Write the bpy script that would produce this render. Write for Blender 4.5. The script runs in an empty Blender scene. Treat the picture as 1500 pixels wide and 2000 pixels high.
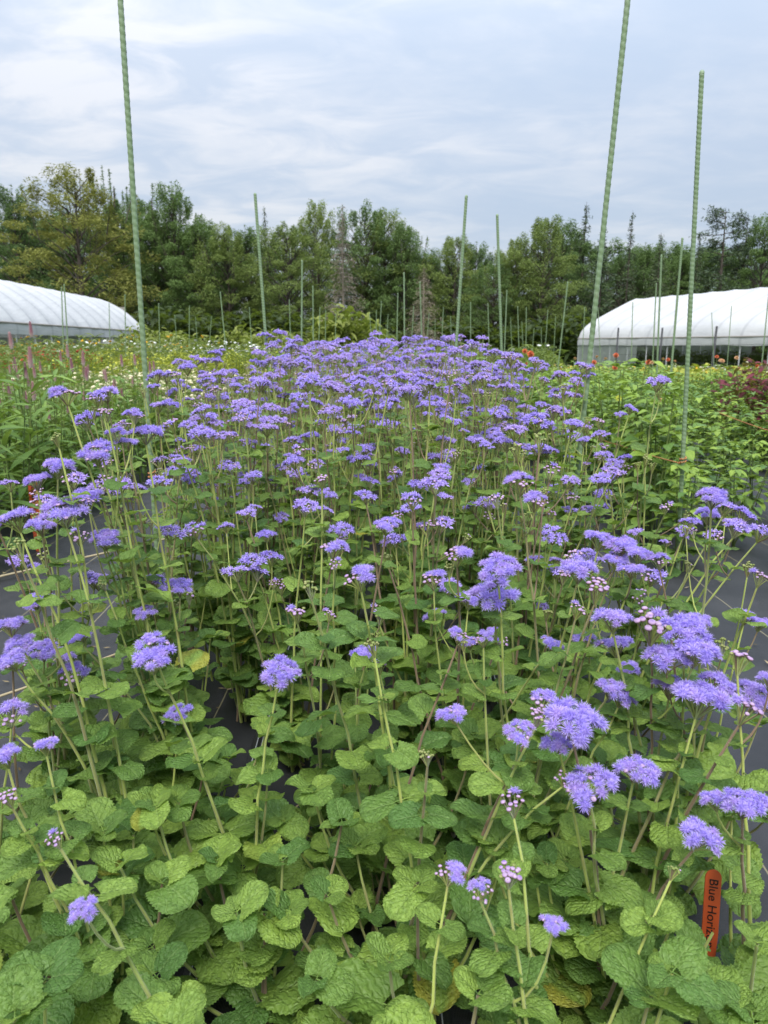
import bpy, math, random
import numpy as np
from mathutils import Matrix, Vector
R = math.radians
rng = np.random.default_rng(7)
random.seed(7)
U = lambda a, b: float(rng.uniform(a, b))
scene = bpy.context.scene
LINK = scene.collection.objects.link

# ------------------------------------------------------------------ camera, sky, sun, exposure
F = 1389.0                       # focal length in photo pixels (2000 tall)
HY = 672.0                       # horizon row
PITCH = math.atan((1000 - HY) / F)
CAMZ = 1.0
cam = bpy.data.cameras.new('camera')
cam.sensor_fit = 'VERTICAL'; cam.sensor_height = 36.0; cam.lens = 36.0 * F / 2000.0
cam.clip_start = 0.05; cam.clip_end = 3000
cam.dof.use_dof = True; cam.dof.focus_distance = 1.35; cam.dof.aperture_fstop = 9.0
camo = bpy.data.objects.new('camera', cam); LINK(camo)
camo.location = (0, 0, CAMZ); camo.rotation_euler = (math.pi / 2 - PITCH, 0, 0)
scene.camera = camo

SUN_EL, SUN_AZ = R(58), R(-178)   # azimuth from +Y towards +X
world = bpy.data.worlds.new('World'); scene.world = world; world.use_nodes = True
sun = bpy.data.lights.new('sun', 'SUN'); sun.energy = 1.5; sun.angle = R(28); sun.color = (1.0, 0.96, 0.9)
suno = bpy.data.objects.new('sun', sun); LINK(suno)
sd = Vector((math.sin(SUN_AZ) * math.cos(SUN_EL), math.cos(SUN_AZ) * math.cos(SUN_EL), math.sin(SUN_EL)))
suno.rotation_euler = sd.to_track_quat('Z', 'Y').to_euler(); suno.location = (-20, -10, 40)
scene.view_settings.view_transform = 'Standard'; scene.view_settings.look = 'None'
scene.view_settings.exposure = 1.27; scene.view_settings.gamma = 1.0
scene.view_settings.use_curve_mapping = False
scene.render.engine = 'CYCLES'
scene.cycles.use_denoising = True
scene.cycles.max_bounces = 8; scene.cycles.transparent_max_bounces = 12

# ------------------------------------------------------------------ node helper
class NT:
    def __init__(s, tree): s.t = tree; s.t.nodes.clear()
    def n(s, typ, props=None, **inp):
        nd = s.t.nodes.new(typ)
        for k, v in (props or {}).items(): setattr(nd, k, v)
        for k, v in inp.items():
            key = int(k[1:]) if k[0] == 'i' and k[1:].isdigit() else k.replace('_', ' ')
            sock = nd.inputs[key]
            if isinstance(v, bpy.types.NodeSocket): s.t.links.new(v, sock)
            else:
                if isinstance(v, tuple) and len(v) == 3 and sock.type == 'RGBA': v = (*v, 1)
                sock.default_value = v
        return nd
    def math(s, op, a, b=0.0, c=0.0, clamp=False):
        return s.n('ShaderNodeMath', {'operation': op, 'use_clamp': clamp}, i0=a, i1=b, i2=c).outputs[0]
    def mix(s, f, a, b, mode='MIX'):
        return s.n('ShaderNodeMixRGB', {'blend_type': mode}, i0=f, i1=a, i2=b).outputs[0]
    def ramp(s, x, lo, hi, a=0.0, b=1.0):
        return s.n('ShaderNodeMapRange', {'interpolation_type': 'SMOOTHSTEP'}, i0=x, i1=lo, i2=hi, i3=a, i4=b).outputs[0]
    def noise(s, vec, scale, detail=4, rough=0.55, dist=0.0):
        return s.n('ShaderNodeTexNoise', None, Vector=vec, Scale=scale, Detail=detail, Roughness=rough, Distortion=dist).outputs[0]

w = NT(world.node_tree)
nish = w.n('ShaderNodeTexSky', {'sky_type': 'NISHITA', 'sun_disc': False, 'sun_elevation': SUN_EL, 'sun_rotation': SUN_AZ,
                               'air_density': 1.0, 'dust_density': 2.0, 'ozone_density': 1.0}).outputs[0]
tc = w.n('ShaderNodeTexCoord').outputs['Generated']
sep = w.n('ShaderNodeSeparateXYZ', None, Vector=tc)
zc = w.math('ADD', w.math('MAXIMUM', sep.outputs[2], 0.0), 0.16)
px = w.math('DIVIDE', sep.outputs[0], zc); py = w.math('DIVIDE', sep.outputs[1], zc)
pv = w.n('ShaderNodeCombineXYZ', None, X=px, Y=py, Z=3.1).outputs[0]
n1 = w.noise(pv, 0.62, 5, 0.52, 0.4)
n2 = w.noise(w.n('ShaderNodeMapping', None, Vector=pv, Scale=(1.0, 1.7, 1.0)).outputs[0], 1.15, 6, 0.6, 0.3)
dens = w.math('ADD', w.math('MULTIPLY', n1, 0.62), w.math('MULTIPLY', n2, 0.38))
# thicker bright cloud towards the sun's side, thinner blue on the other side
side = w.math('MULTIPLY', sep.outputs[0], -0.20)
dens = w.math('ADD', dens, side)
n3 = w.noise(w.n('ShaderNodeMapping', None, Vector=pv, Scale=(1.0, 1.5, 1.0)).outputs[0], 3.2, 5, 0.55, 0.6)
cov = w.math('MULTIPLY', w.ramp(dens, 0.36, 0.60), w.math('MULTIPLY_ADD', w.ramp(n3, 0.32, 0.68), 0.85, 0.25), clamp=True)
zu = w.math('MAXIMUM', sep.outputs[2], 0.0)
zen = w.math('MULTIPLY_ADD', w.math('MULTIPLY', zu, zu), 1.5, w.math('MULTIPLY_ADD', zu, 0.05, 0.455))     # overcast skies brighten upwards; gradient steepened further to light the foliage
thin = w.n('ShaderNodeVectorMath', {'operation': 'SCALE'}, i0=(4.2, 4.95, 6.1), Scale=zen).outputs[0]
thick = w.n('ShaderNodeVectorMath', {'operation': 'SCALE'}, i0=(6.6, 6.72, 7.05), Scale=zen).outputs[0]
cl = w.mix(cov, thin, thick)
skyc = w.mix(0.88, nish, cl)
# below the horizon: same radiance as a dull field
below = w.ramp(sep.outputs[2], -0.02, 0.0)
skyc = w.mix(below, (1.0, 1.1, 0.8), skyc)
bg = w.n('ShaderNodeBackground', None, Color=skyc, Strength=0.1)
wo = w.n('ShaderNodeOutputWorld'); world.node_tree.links.new(bg.outputs[0], wo.inputs[0])

# ------------------------------------------------------------------ small geometry kit (everything as triangles)
class G:
    def __init__(s, V, T, UV=None, M=None):
        s.V = np.asarray(V, float).reshape(-1, 3); s.T = np.asarray(T, int).reshape(-1, 3)
        s.U = np.zeros((len(s.V), 2)) if UV is None else np.asarray(UV, float)
        s.M = np.zeros(len(s.T), int) if M is None else (np.full(len(s.T), M, int) if np.isscalar(M) else np.asarray(M, int))
    def tf(s, m):
        m = np.asarray(m); return G(s.V @ m[:3, :3].T + m[:3, 3], s.T, s.U, s.M)
    def many(s, ms):                      # repeat this geometry under many 4x4 matrices
        ms = np.asarray(ms); k = len(ms); n = len(s.V)
        V = np.einsum('kij,nj->kni', ms[:, :3, :3], s.V) + ms[:, None, :3, 3]
        T = s.T[None] + (np.arange(k) * n)[:, None, None]
        return G(V.reshape(-1, 3), T.reshape(-1, 3), np.tile(s.U, (k, 1)), np.tile(s.M, k))
def join(gs):
    gs = [g for g in gs if len(g.V)]
    off = np.cumsum([0] + [len(g.V) for g in gs[:-1]])
    return G(np.vstack([g.V for g in gs]), np.vstack([g.T + o for g, o in zip(gs, off)]),
             np.vstack([g.U for g in gs]), np.concatenate([g.M for g in gs]))
def to_mesh(name, g, mats, smooth=True):
    me = bpy.data.meshes.new(name)
    n, t = len(g.V), len(g.T)
    me.vertices.add(n); me.vertices.foreach_set('co', g.V.astype(np.float32).ravel())
    me.loops.add(t * 3); me.loops.foreach_set('vertex_index', g.T.astype(np.int32).ravel())
    me.polygons.add(t); me.polygons.foreach_set('loop_start', (np.arange(t) * 3).astype(np.int32))
    me.polygons.foreach_set('material_index', g.M.astype(np.int32))
    me.polygons.foreach_set('use_smooth', np.full(t, smooth))
    uv = me.uv_layers.new(name='UVMap'); uv.data.foreach_set('uv', g.U[g.T.ravel()].astype(np.float32).ravel())
    for m in (mats if isinstance(mats, (list, tuple)) else [mats]): me.materials.append(m)
    me.update(calc_edges=True)
    return me
def grid_tris(nr, nc):                    # (nr+1) x (nc+1) vertices
    i, j = np.meshgrid(np.arange(nr), np.arange(nc), indexing='ij'); a = (i * (nc + 1) + j).ravel()
    return np.vstack([np.stack([a, a + 1, a + nc + 2], 1), np.stack([a, a + nc + 2, a + nc + 1], 1)])
def tube(P, rad, sides=6, M=0, cap=False):
    P = np.asarray(P, float); k = len(P); rad = np.broadcast_to(np.asarray(rad, float), (k,))
    d = np.gradient(P, axis=0); d /= np.linalg.norm(d, axis=1)[:, None] + 1e-9
    ref = np.array([1.0, 0.13, 0.05]) if abs(d[0][0]) < 0.8 else np.array([0.05, 0.1, 1.0])
    a = np.cross(d, ref); a /= np.linalg.norm(a, axis=1)[:, None] + 1e-9; b = np.cross(d, a)
    th = np.linspace(0, 2 * np.pi, sides + 1)
    V = P[:, None] + rad[:, None, None] * (np.cos(th)[None, :, None] * a[:, None] + np.sin(th)[None, :, None] * b[:, None])
    Uv = np.stack(np.broadcast_arrays((th / (2 * np.pi))[None, :], np.linspace(0, 1, k)[:, None]), -1)
    g = G(V.reshape(-1, 3), grid_tris(k - 1, sides), Uv.reshape(-1, 2), M)
    if cap:
        c = len(g.V); last = (k - 1) * (sides + 1)
        g = G(np.vstack([g.V, P[-1:]]), np.vstack([g.T, [[last + i, last + i + 1, c] for i in range(sides)]]),
              np.vstack([g.U, [[0.5, 1]]]), M)
    return g
def box(x0, y0, z0, x1, y1, z1, M=0):
    V = [(x, y, z) for x in (x0, x1) for y in (y0, y1) for z in (z0, z1)]
    Q = [(0, 1, 3, 2), (4, 6, 7, 5), (0, 4, 5, 1), (2, 3, 7, 6), (0, 2, 6, 4), (1, 5, 7, 3)]
    V2 = []; T = []
    for q in Q:
        o = len(V2); V2 += [V[i] for i in q]; T += [(o, o + 1, o + 2), (o, o + 2, o + 3)]
    return G(V2, T, [((v[0]), (v[2])) for v in V2], M)
def bez(p0, p1, p2, k=9):
    t = np.linspace(0, 1, k)[:, None]
    return (1 - t) ** 2 * np.asarray(p0) + 2 * t * (1 - t) * np.asarray(p1) + t * t * np.asarray(p2)
def frame(p, az, el, roll=0.0, s=1.0):    # local +Y points along (az, el), +Z is the upper side
    y = np.array([math.cos(el) * math.cos(az), math.cos(el) * math.sin(az), math.sin(el)])
    x = np.array([math.sin(az), -math.cos(az), 0.0]); z = np.cross(x, y)
    c, q = math.cos(roll), math.sin(roll); x, z = c * x + q * z, c * z - q * x
    m = np.eye(4); m[:3, 0] = x * s; m[:3, 1] = y * s; m[:3, 2] = z * s; m[:3, 3] = p
    return m
def updir(p, n, spin=0.0, s=1.0):         # local +Z along n
    n = np.asarray(n, float); n = n / np.linalg.norm(n)
    a = np.cross(n, [math.cos(spin), math.sin(spin), 0.02]); a /= np.linalg.norm(a) + 1e-9; b = np.cross(n, a)
    m = np.eye(4); m[:3, 0] = a * s; m[:3, 1] = b * s; m[:3, 2] = n * s; m[:3, 3] = p
    return m
def icos(nr, nc, zs=1.0, M=0):
    th = np.linspace(-np.pi / 2, np.pi / 2, nr + 1); ph = np.linspace(0, 2 * np.pi, nc + 1)
    V = np.stack([np.cos(th)[:, None] * np.cos(ph), np.cos(th)[:, None] * np.sin(ph),
                  zs * np.sin(th)[:, None] * np.ones_like(ph)], -1).reshape(-1, 3)
    Uv = np.stack(np.broadcast_arrays(ph[None] / 6.2832, (np.sin(th)[:, None] + 1) / 2), -1).reshape(-1, 2)
    return G(V, grid_tris(nr, nc), Uv, M)

# ------------------------------------------------------------------ object helpers
def props(o, label=None, cat=None, group=None, kind=None):
    for k, v in (('label', label), ('category', cat), ('group', group), ('kind', kind)):
        if v: o[k] = v
    return o
def ob(name, me, parent=None, m=None, kind=None, label=None):
    o = bpy.data.objects.new(name, me); LINK(o)
    if parent is not None: o.parent = parent
    if m is not None: o.matrix_basis = Matrix(m.tolist())
    return props(o, label=label, kind=kind)
def thing(name, label, cat, loc=(0, 0, 0), group=None, rz=0.0):
    o = bpy.data.objects.new(name, None); LINK(o); o.location = loc; o.rotation_euler = (0, 0, rz); o.empty_display_size = 0.05
    return props(o, label, cat, group)
KIDS = {}
PROTOS, PLACED = {}, set()
def kids(o):
    if o.name not in KIDS: KIDS[o.name] = list(o.children)
    return KIDS[o.name]
def copy_tree(o, parent=None):
    ch = kids(o); c = o.copy(); LINK(c)
    if parent is not None: c.parent = parent
    for k in ch: copy_tree(k, c)
    return c
def place(protos, used, k, loc, rz, s, label, group):
    """first use of a prototype moves it, later uses copy it with its parts"""
    p = protos[k]; PLACED.add(p.name)
    for q_ in protos: PROTOS[q_.name] = q_
    o = copy_tree(p) if id(p) in used else (used.add(id(p)) or (kids(p) and None) or p)
    o.location = loc; o.rotation_euler = (0, 0, rz)
    o.scale = (s, s, s) if np.isscalar(s) else s
    o['label'] = label; o['group'] = group
    return o
def P(px, py, D):                          # photo pixel at forward distance D
    u, v = (px - 750) / F, (1000 - py) / F
    cz, sz = math.cos(PITCH), math.sin(PITCH)
    fy, fz = cz + v * sz, v * cz - sz
    return np.array([u * D / fy, D, CAMZ + fz * D / fy])
def ground_z(x, y):
    y = np.asarray(y, float)
    base = -0.015 * np.clip(y - 12, 0, 60)
    return base * np.clip((np.asarray(x, float) + 14) / 12, 0.15, 1)
def gz(x, y): return float(ground_z(x, y))
def ordinal(n): return ['front', 'second', 'third', 'fourth', 'fifth', 'sixth', 'seventh', 'eighth', 'ninth', 'tenth'][n]
def nth(n):
    n += 1
    w_ = ['first', 'second', 'third', 'fourth', 'fifth', 'sixth', 'seventh', 'eighth', 'ninth', 'tenth']
    if n <= 10: return w_[n - 1]
    return f"{n}{'th' if 10 < n % 100 < 14 else {1: 'st', 2: 'nd', 3: 'rd'}.get(n % 10, 'th')}"
def nth_old(n): return ['first', 'second', 'third', 'fourth', 'fifth', 'sixth', 'seventh', 'eighth', 'ninth'][n]

# ------------------------------------------------------------------ materials
def mat(name):
    m = bpy.data.materials.new(name); m.use_nodes = True; n = NT(m.node_tree)
    out = n.n('ShaderNodeOutputMaterial'); n.out = out
    return m, n
def finish(m, n, color, rough=0.6, spec=0.3, transl=0.0, tcol=None, bump=None, bstr=0.3, bdist=0.002, alpha=None, sheen=0.0):
    p = n.n('ShaderNodeBsdfPrincipled', None, Base_Color=color, Roughness=rough)
    p.inputs['Specular IOR Level'].default_value = spec
    if sheen: p.inputs['Sheen Weight'].default_value = sheen
    if bump is not None:
        b = n.n('ShaderNodeBump', None, Strength=bstr, Distance=bdist, Height=bump)
        m.node_tree.links.new(b.outputs[0], p.inputs['Normal'])
    sh = p.outputs[0]
    if transl > 0:
        t = n.n('ShaderNodeBsdfTranslucent', None, Color=tcol if tcol is not None else color)
        sh = n.n('ShaderNodeMixShader', None, i0=transl, i1=sh, i2=t.outputs[0]).outputs[0]
    if alpha is not None:
        tr = n.n('ShaderNodeBsdfTransparent')
        sh = n.n('ShaderNodeMixShader', None, i0=alpha, i1=tr.outputs[0], i2=sh).outputs[0]
    m.node_tree.links.new(sh, n.out.inputs[0])
    return m
def rnd(n, w=0.6):                         # one random value per object and per loose piece
    a = n.n('ShaderNodeObjectInfo').outputs['Random']; b = n.n('ShaderNodeNewGeometry').outputs['Random Per Island']
    return n.math('FRACT', n.math('ADD', a, b))
def simple(name, c0, c1=None, rough=0.6, spec=0.3, transl=0.0, scale=None):
    m, n = mat(name)
    if c1 is None: col = n.mix(0.0, c0, c0)
    elif scale: col = n.mix(n.noise(n.n('ShaderNodeTexCoord').outputs['Object'], scale, 5, 0.6), c0, c1)
    else: col = n.mix(rnd(n), c0, c1)
    return finish(m, n, col, rough, spec, transl)

def leaf_mat(name, c0, c1, vein, veins=6.5, sl=1.9, transl=0.28, bstr=0.6, bdist=0.0016, rough=0.55, yellow=0.0, spec=0.28):
    m, n = mat(name)
    uv = n.n('ShaderNodeUVMap').outputs[0]
    wob = n.n('ShaderNodeTexNoise', None, Vector=uv, Scale=4.0, Detail=2).outputs['Color']
    wob = n.n('ShaderNodeVectorMath', {'operation': 'MULTIPLY_ADD'}, i0=wob, i1=(0.10, 0.26, 0.0), i2=uv).outputs[0]
    s = n.n('ShaderNodeSeparateXYZ', None, Vector=wob)
    a = n.math('MULTIPLY', n.math('ABSOLUTE', n.math('SUBTRACT', s.outputs[0], 0.5)), 2.0)
    ch = n.math('SUBTRACT', n.math('MULTIPLY', s.outputs[1], veins), n.math('MULTIPLY', a, sl))
    pp = n.math('PINGPONG', n.math('ADD', ch, 20.0), 0.5)
    lat = n.ramp(pp, 0.0, 0.10, 1.0, 0.0); mid = n.ramp(a, 0.0, 0.05, 1.0, 0.0)
    vm = n.math('MAXIMUM', n.math('MULTIPLY', lat, 0.30), n.math('MULTIPLY', mid, 0.8))
    r = rnd(n)
    tc = n.n('ShaderNodeTexCoord').outputs['Object']
    nz = n.noise(uv, 5.0, 4, 0.6)
    col = n.mix(r, c0, c1)
    col = n.mix(n.ramp(nz, 0.35, 0.75, 0.0, 0.45), col, tuple(x * 0.72 for x in c0))
    if yellow:
        old = n.ramp(r, 0.992, 0.998)
        edge = n.math('MULTIPLY', old, n.ramp(n.math('ADD', a, n.math('MULTIPLY', nz, 0.9)), 0.55, 1.15))
        col = n.mix(n.math('MULTIPLY', edge, yellow), col, (0.42, 0.36, 0.05))
        speck = n.ramp(n.noise(uv, 46.0, 2, 0.5), 0.73, 0.78)
        col = n.mix(n.math('MULTIPLY', speck, 0.5), col, (0.40, 0.42, 0.22))
    col = n.mix(n.math('MULTIPLY', vm, 0.5), col, vein)
    vor = n.n('ShaderNodeTexVoronoi', {'feature': 'DISTANCE_TO_EDGE'}, Vector=wob, Scale=11.0).outputs['Distance']
    h = n.math('ADD', n.math('MULTIPLY', n.ramp(pp, 0.0, 0.3), 0.55), n.math('MULTIPLY', n.ramp(vor, 0.0, 0.42), 0.75))
    h = n.math('ADD', h, n.math('MULTIPLY', n.ramp(a, 0.0, 0.12), 0.6))
    tcol = n.mix(0.5, col, (0.30, 0.42, 0.04))
    return finish(m, n, col, rough, spec, transl, tcol, h, bstr, bdist)

M_leaf = leaf_mat('ageratum_leaf', (0.092, 0.195, 0.044), (0.290, 0.425, 0.076), (0.30, 0.42, 0.14), veins=4.6, sl=3.0, yellow=0.7, bstr=0.8, bdist=0.0026, transl=0.36, rough=0.46, spec=0.38)
M_leaf_far = leaf_mat('ageratum_leaf_far', (0.120, 0.220, 0.048), (0.250, 0.360, 0.078), (0.26, 0.34, 0.12), transl=0.36)
M_celleaf = leaf_mat('celosia_leaf', (0.100, 0.195, 0.042), (0.230, 0.350, 0.075), (0.24, 0.36, 0.11), veins=11, sl=3.0, bstr=0.25)
M_dahleaf = leaf_mat('dahlia_leaf', (0.090, 0.185, 0.046), (0.310, 0.440, 0.065), (0.24, 0.36, 0.10), veins=7, sl=2.4, bstr=0.35, rough=0.45)

def stem_mat(name, cols):
    m, n = mat(name)
    r = rnd(n); uv = n.n('ShaderNodeSeparateXYZ', None, Vector=n.n('ShaderNodeUVMap').outputs[0])
    tc = n.n('ShaderNodeTexCoord').outputs['Object']
    c = n.mix(n.ramp(r, 0.25, 0.6), cols[0], cols[1]); c = n.mix(n.ramp(r, 0.55, 0.85), c, cols[2])
    c = n.mix(n.ramp(n.noise(tc, 26, 3), 0.42, 0.72, 0, 0.55), c, cols[2])
    streak = n.noise(n.n('ShaderNodeMapping', None, Vector=tc, Scale=(600, 600, 18)).outputs[0], 1.0, 2)
    return finish(m, n, c, 0.6, 0.3, 0.0, None, streak, 0.4, 0.001, sheen=0.25)
M_stem = stem_mat('ageratum_stem', ((0.34, 0.40, 0.090), (0.27, 0.33, 0.09), (0.20, 0.135, 0.08)))
M_hair = simple('stem_hair', (0.36, 0.38, 0.22), None, 0.7, 0.2, 0.3)
M_gstem = simple('green_stem', (0.10, 0.16, 0.04), (0.17, 0.20, 0.06))

def petal_mat():
    m, n = mat('ageratum_petal')
    v = n.n('ShaderNodeSeparateXYZ', None, Vector=n.n('ShaderNodeUVMap').outputs[0]).outputs[1]
    o = n.n('ShaderNodeObjectInfo').outputs['Random']
    c = n.mix(n.ramp(v, 0.0, 0.95), (0.30, 0.215, 0.66), (0.56, 0.47, 0.92))
    c2 = n.mix(n.ramp(v, 0.0, 0.95), (0.36, 0.24, 0.62), (0.60, 0.48, 0.89))
    c = n.mix(n.ramp(o, 0.0, 0.35, 0.5, 0.0), c, n.mix(n.ramp(v, 0.0, 0.95), (0.20, 0.135, 0.56), (0.40, 0.32, 0.84)))
    return finish(m, n, n.mix(n.ramp(o, 0.4, 1.0), c, c2), 0.7, 0.15, 0.25)
M_petal = petal_mat()
def bud_mat():
    m, n = mat('ageratum_bud')
    v = n.n('ShaderNodeSeparateXYZ', None, Vector=n.n('ShaderNodeUVMap').outputs[0]).outputs[1]
    o = n.n('ShaderNodeObjectInfo').outputs['Random']
    top = n.mix(n.ramp(v, 0.80, 0.98), (0.40, 0.27, 0.44), n.mix(o, (0.22, 0.13, 0.38), (0.46, 0.36, 0.40)))
    c = n.mix(n.ramp(v, 0.50, 0.66), n.mix(n.ramp(v, 0.1, 0.5), (0.15, 0.19, 0.06), (0.21, 0.13, 0.12)), top)
    return finish(m, n, c, 0.6, 0.25)
M_bud = bud_mat()
M_gbud = simple('green_bud', (0.18, 0.23, 0.06), (0.27, 0.28, 0.11))
M_invol = simple('involucre', (0.10, 0.12, 0.045), (0.15, 0.11, 0.08))

def fabric_mat():
    m, n = mat('landscape_fabric')
    tc = n.n('ShaderNodeTexCoord').outputs['Object']; s = n.n('ShaderNodeSeparateXYZ', None, Vector=tc)
    wx = n.math('PINGPONG', n.math('MULTIPLY', s.outputs[0], 420.0), 0.5); wy = n.math('PINGPONG', n.math('MULTIPLY', s.outputs[1], 340.0), 0.5)
    weave = n.math('MULTIPLY', n.ramp(wx, 0.05, 0.4), n.ramp(wy, 0.05, 0.4))
    dust = n.noise(tc, 2.4, 6, 0.65); fine = n.noise(tc, 60, 3, 0.7)
    c = n.mix(n.ramp(dust, 0.35, 0.7), (0.020, 0.021, 0.025), (0.050, 0.050, 0.055))
    c = n.mix(n.math('MULTIPLY', n.ramp(fine, 0.62, 0.75), 0.35), c, (0.13, 0.115, 0.09))
    c = n.mix(n.math('MULTIPLY', n.math('SUBTRACT', 1.0, weave), 0.45), c, (0.014, 0.015, 0.018))
    # sewn tracer threads every 30 cm
    ln = n.math('PINGPONG', n.math('ADD', s.outputs[0], 10.06), 0.15)
    c = n.mix(n.ramp(ln, 0.0012, 0.0026, 0.6, 0.0), c, (0.34, 0.30, 0.17))
    return finish(m, n, c, 0.5, 0.42, 0, None, n.math('ADD', weave, n.math('MULTIPLY', dust, 0.6)), 0.4, 0.0015)
M_fabric = fabric_mat()
def soil_mat():
    m, n = mat('soil_and_grass')
    tc = n.n('ShaderNodeTexCoord').outputs['Object']
    c = n.mix(n.noise(tc, 3.0, 6, 0.7), (0.06, 0.045, 0.03), (0.13, 0.10, 0.07))
    g = n.mix(n.noise(tc, 9.0, 5, 0.7), (0.05, 0.09, 0.02), (0.11, 0.15, 0.04))
    c = n.mix(n.ramp(n.noise(tc, 0.35, 4, 0.6), 0.33, 0.5), c, g)
    return finish(m, n, c, 0.9, 0.1, 0, None, n.noise(tc, 25, 5), 0.8, 0.02)
M_soil = soil_mat()
def stake_mat():
    m, n = mat('green_plastic_coating')
    tc = n.n('ShaderNodeTexCoord').outputs['Object']; uv = n.n('ShaderNodeSeparateXYZ', None, Vector=n.n('ShaderNodeUVMap').outputs[0])
    c = n.mix(n.noise(tc, 14, 5, 0.6), (0.120, 0.190, 0.088), (0.195, 0.275, 0.140))
    c = n.mix(n.ramp(n.noise(tc, 5, 4, 0.6), 0.5, 0.72, 0, 0.45), c, (0.25, 0.30, 0.20))
    c = n.mix(n.ramp(n.noise(tc, 38, 4, 0.7), 0.6, 0.75, 0, 0.5), c, (0.21, 0.19, 0.14))
    c = n.mix(n.math('MULTIPLY', n.ramp(uv.outputs[0], 0.2, 0.9), 0.22), c, (0.36, 0.46, 0.34))
    return finish(m, n, c, 0.45, 0.45)
M_stake = stake_mat()

# ------------------------------------------------------------------ ground and fabric
def sheet(name, xs, ys, zf, m, label=None):
    X, Y = np.meshgrid(xs, ys); V = np.stack([X, Y, zf(X, Y)], -1).reshape(-1, 3)
    g = G(V, grid_tris(len(ys) - 1, len(xs) - 1), V[:, :2])
    return ob(name, to_mesh(name, g, m), kind='structure')
def spaced(a, b, n): return np.linspace(a, b, n)
gx = np.concatenate([[-1500, -600, -250, -120], spaced(-80, 80, 81), [120, 250, 600, 1500]])
gy = np.concatenate([[-600, -200, -60], spaced(-20, 110, 66), [150, 250, 500, 900, 2000]])
sheet('ground', gx, gy, lambda X, Y: ground_z(X, Y) - 0.02, M_soil)
from mathutils import noise as mnoise
def fz(X, Y):
    Z = np.zeros_like(X)
    for i in np.ndindex(X.shape):
        x, y = X[i], Y[i]
        v = Vector((x * 2.1, y * 0.8, 0)); w2 = Vector((x * 6 + 3, y * 2.2, 4))
        Z[i] = 0.004 + 0.034 * max(0, mnoise.noise(v)) + 0.024 * abs(mnoise.noise(w2)) + 0.006 * abs(mnoise.noise(w2 * 2.7)) + gz(x, y)
        Z[i] += 0.03 * math.exp(-((x + 1.28 + 0.10 * math.sin(y * 1.3)) / 0.05) ** 2) * (0.5 + 0.5 * math.sin(y * 1.7))
    return Z
sheet('landscape_fabric', spaced(-3.4, 3.2, 150), spaced(-0.6, 16, 190), fz, M_fabric)
gp = G(*(lambda X: (np.stack([X[0].ravel(), X[1].ravel(), np.full(X[0].size, 0.0)], -1), grid_tris(1, 1)))(np.meshgrid([0, 1], [0, 1])))

bits = []
for _ in range(900):
    y = U(.5, 6); x = U(-2.0, 1.5)
    bits.append(frame((x, y, float(fz(np.array([x]), np.array([y]))[0]) + .006), U(0, 6.28), U(-.1, .2), U(-.4, .4), U(.006, .030)))
LIT = G([(0, 0, 0), (.16, .4, .06), (.05, 1, .1), (-.14, .5, .02)], [(0, 1, 2), (0, 2, 3)], [(0, 0)] * 4)
ob('leaf_litter', to_mesh('leaf_litter', LIT.many(np.array(bits)), simple('dry_leaf_bits', (.10, .075, .04), (.30, .25, .15), .9, .1)), kind='stuff')
# drip tapes and path rope
M_tape = simple('black_drip_tape', (0.018, 0.018, 0.02), (0.03, 0.03, 0.034), 0.35, 0.5, 0, 40)
M_white = simple('printed_white_line', (0.45, 0.47, 0.5), None, 0.6)
for i, (x0, x1, what) in enumerate(((-0.31, -0.27, 'under the left leaves'), (0.07, 0.11, 'under the middle of the bed'), (0.33, 0.29, 'near the right leaves'))):
    t = thing('drip_tape', 'flat black drip tape with white lines on the fabric ' + what, 'drip tape', (x0, 0, 0), 'drip tapes along the bed')
    ys = np.linspace(0.3, 9, 60)
    xc = (x1 - x0) * ys / 9 + 0.012 * np.sin(ys * 2.1 + i)
    pr = np.array([(-0.022, 0.0), (-0.014, 0.012), (0.0, 0.016), (0.014, 0.012), (0.022, 0.0)])
    V = np.stack([xc[:, None] + pr[None, :, 0], np.broadcast_to(ys[:, None], (60, 5)), 0.034 + pr[None, :, 1] * np.ones((60, 1))], -1)
    ob('tape', to_mesh('tape', G(V.reshape(-1, 3), grid_tris(59, 4)), M_tape), t)
    for dx in (-0.006, 0.006):
        V = np.stack([xc[:, None] + dx + np.array([[-0.0011, 0.0011]]), np.broadcast_to(ys[:, None], (60, 2)), np.full((60, 2), 0.034 + 0.0158)], -1)
        ob('printed_line', to_mesh('printed_line', G(V.reshape(-1, 3), grid_tris(59, 1)), M_white), t)

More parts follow.
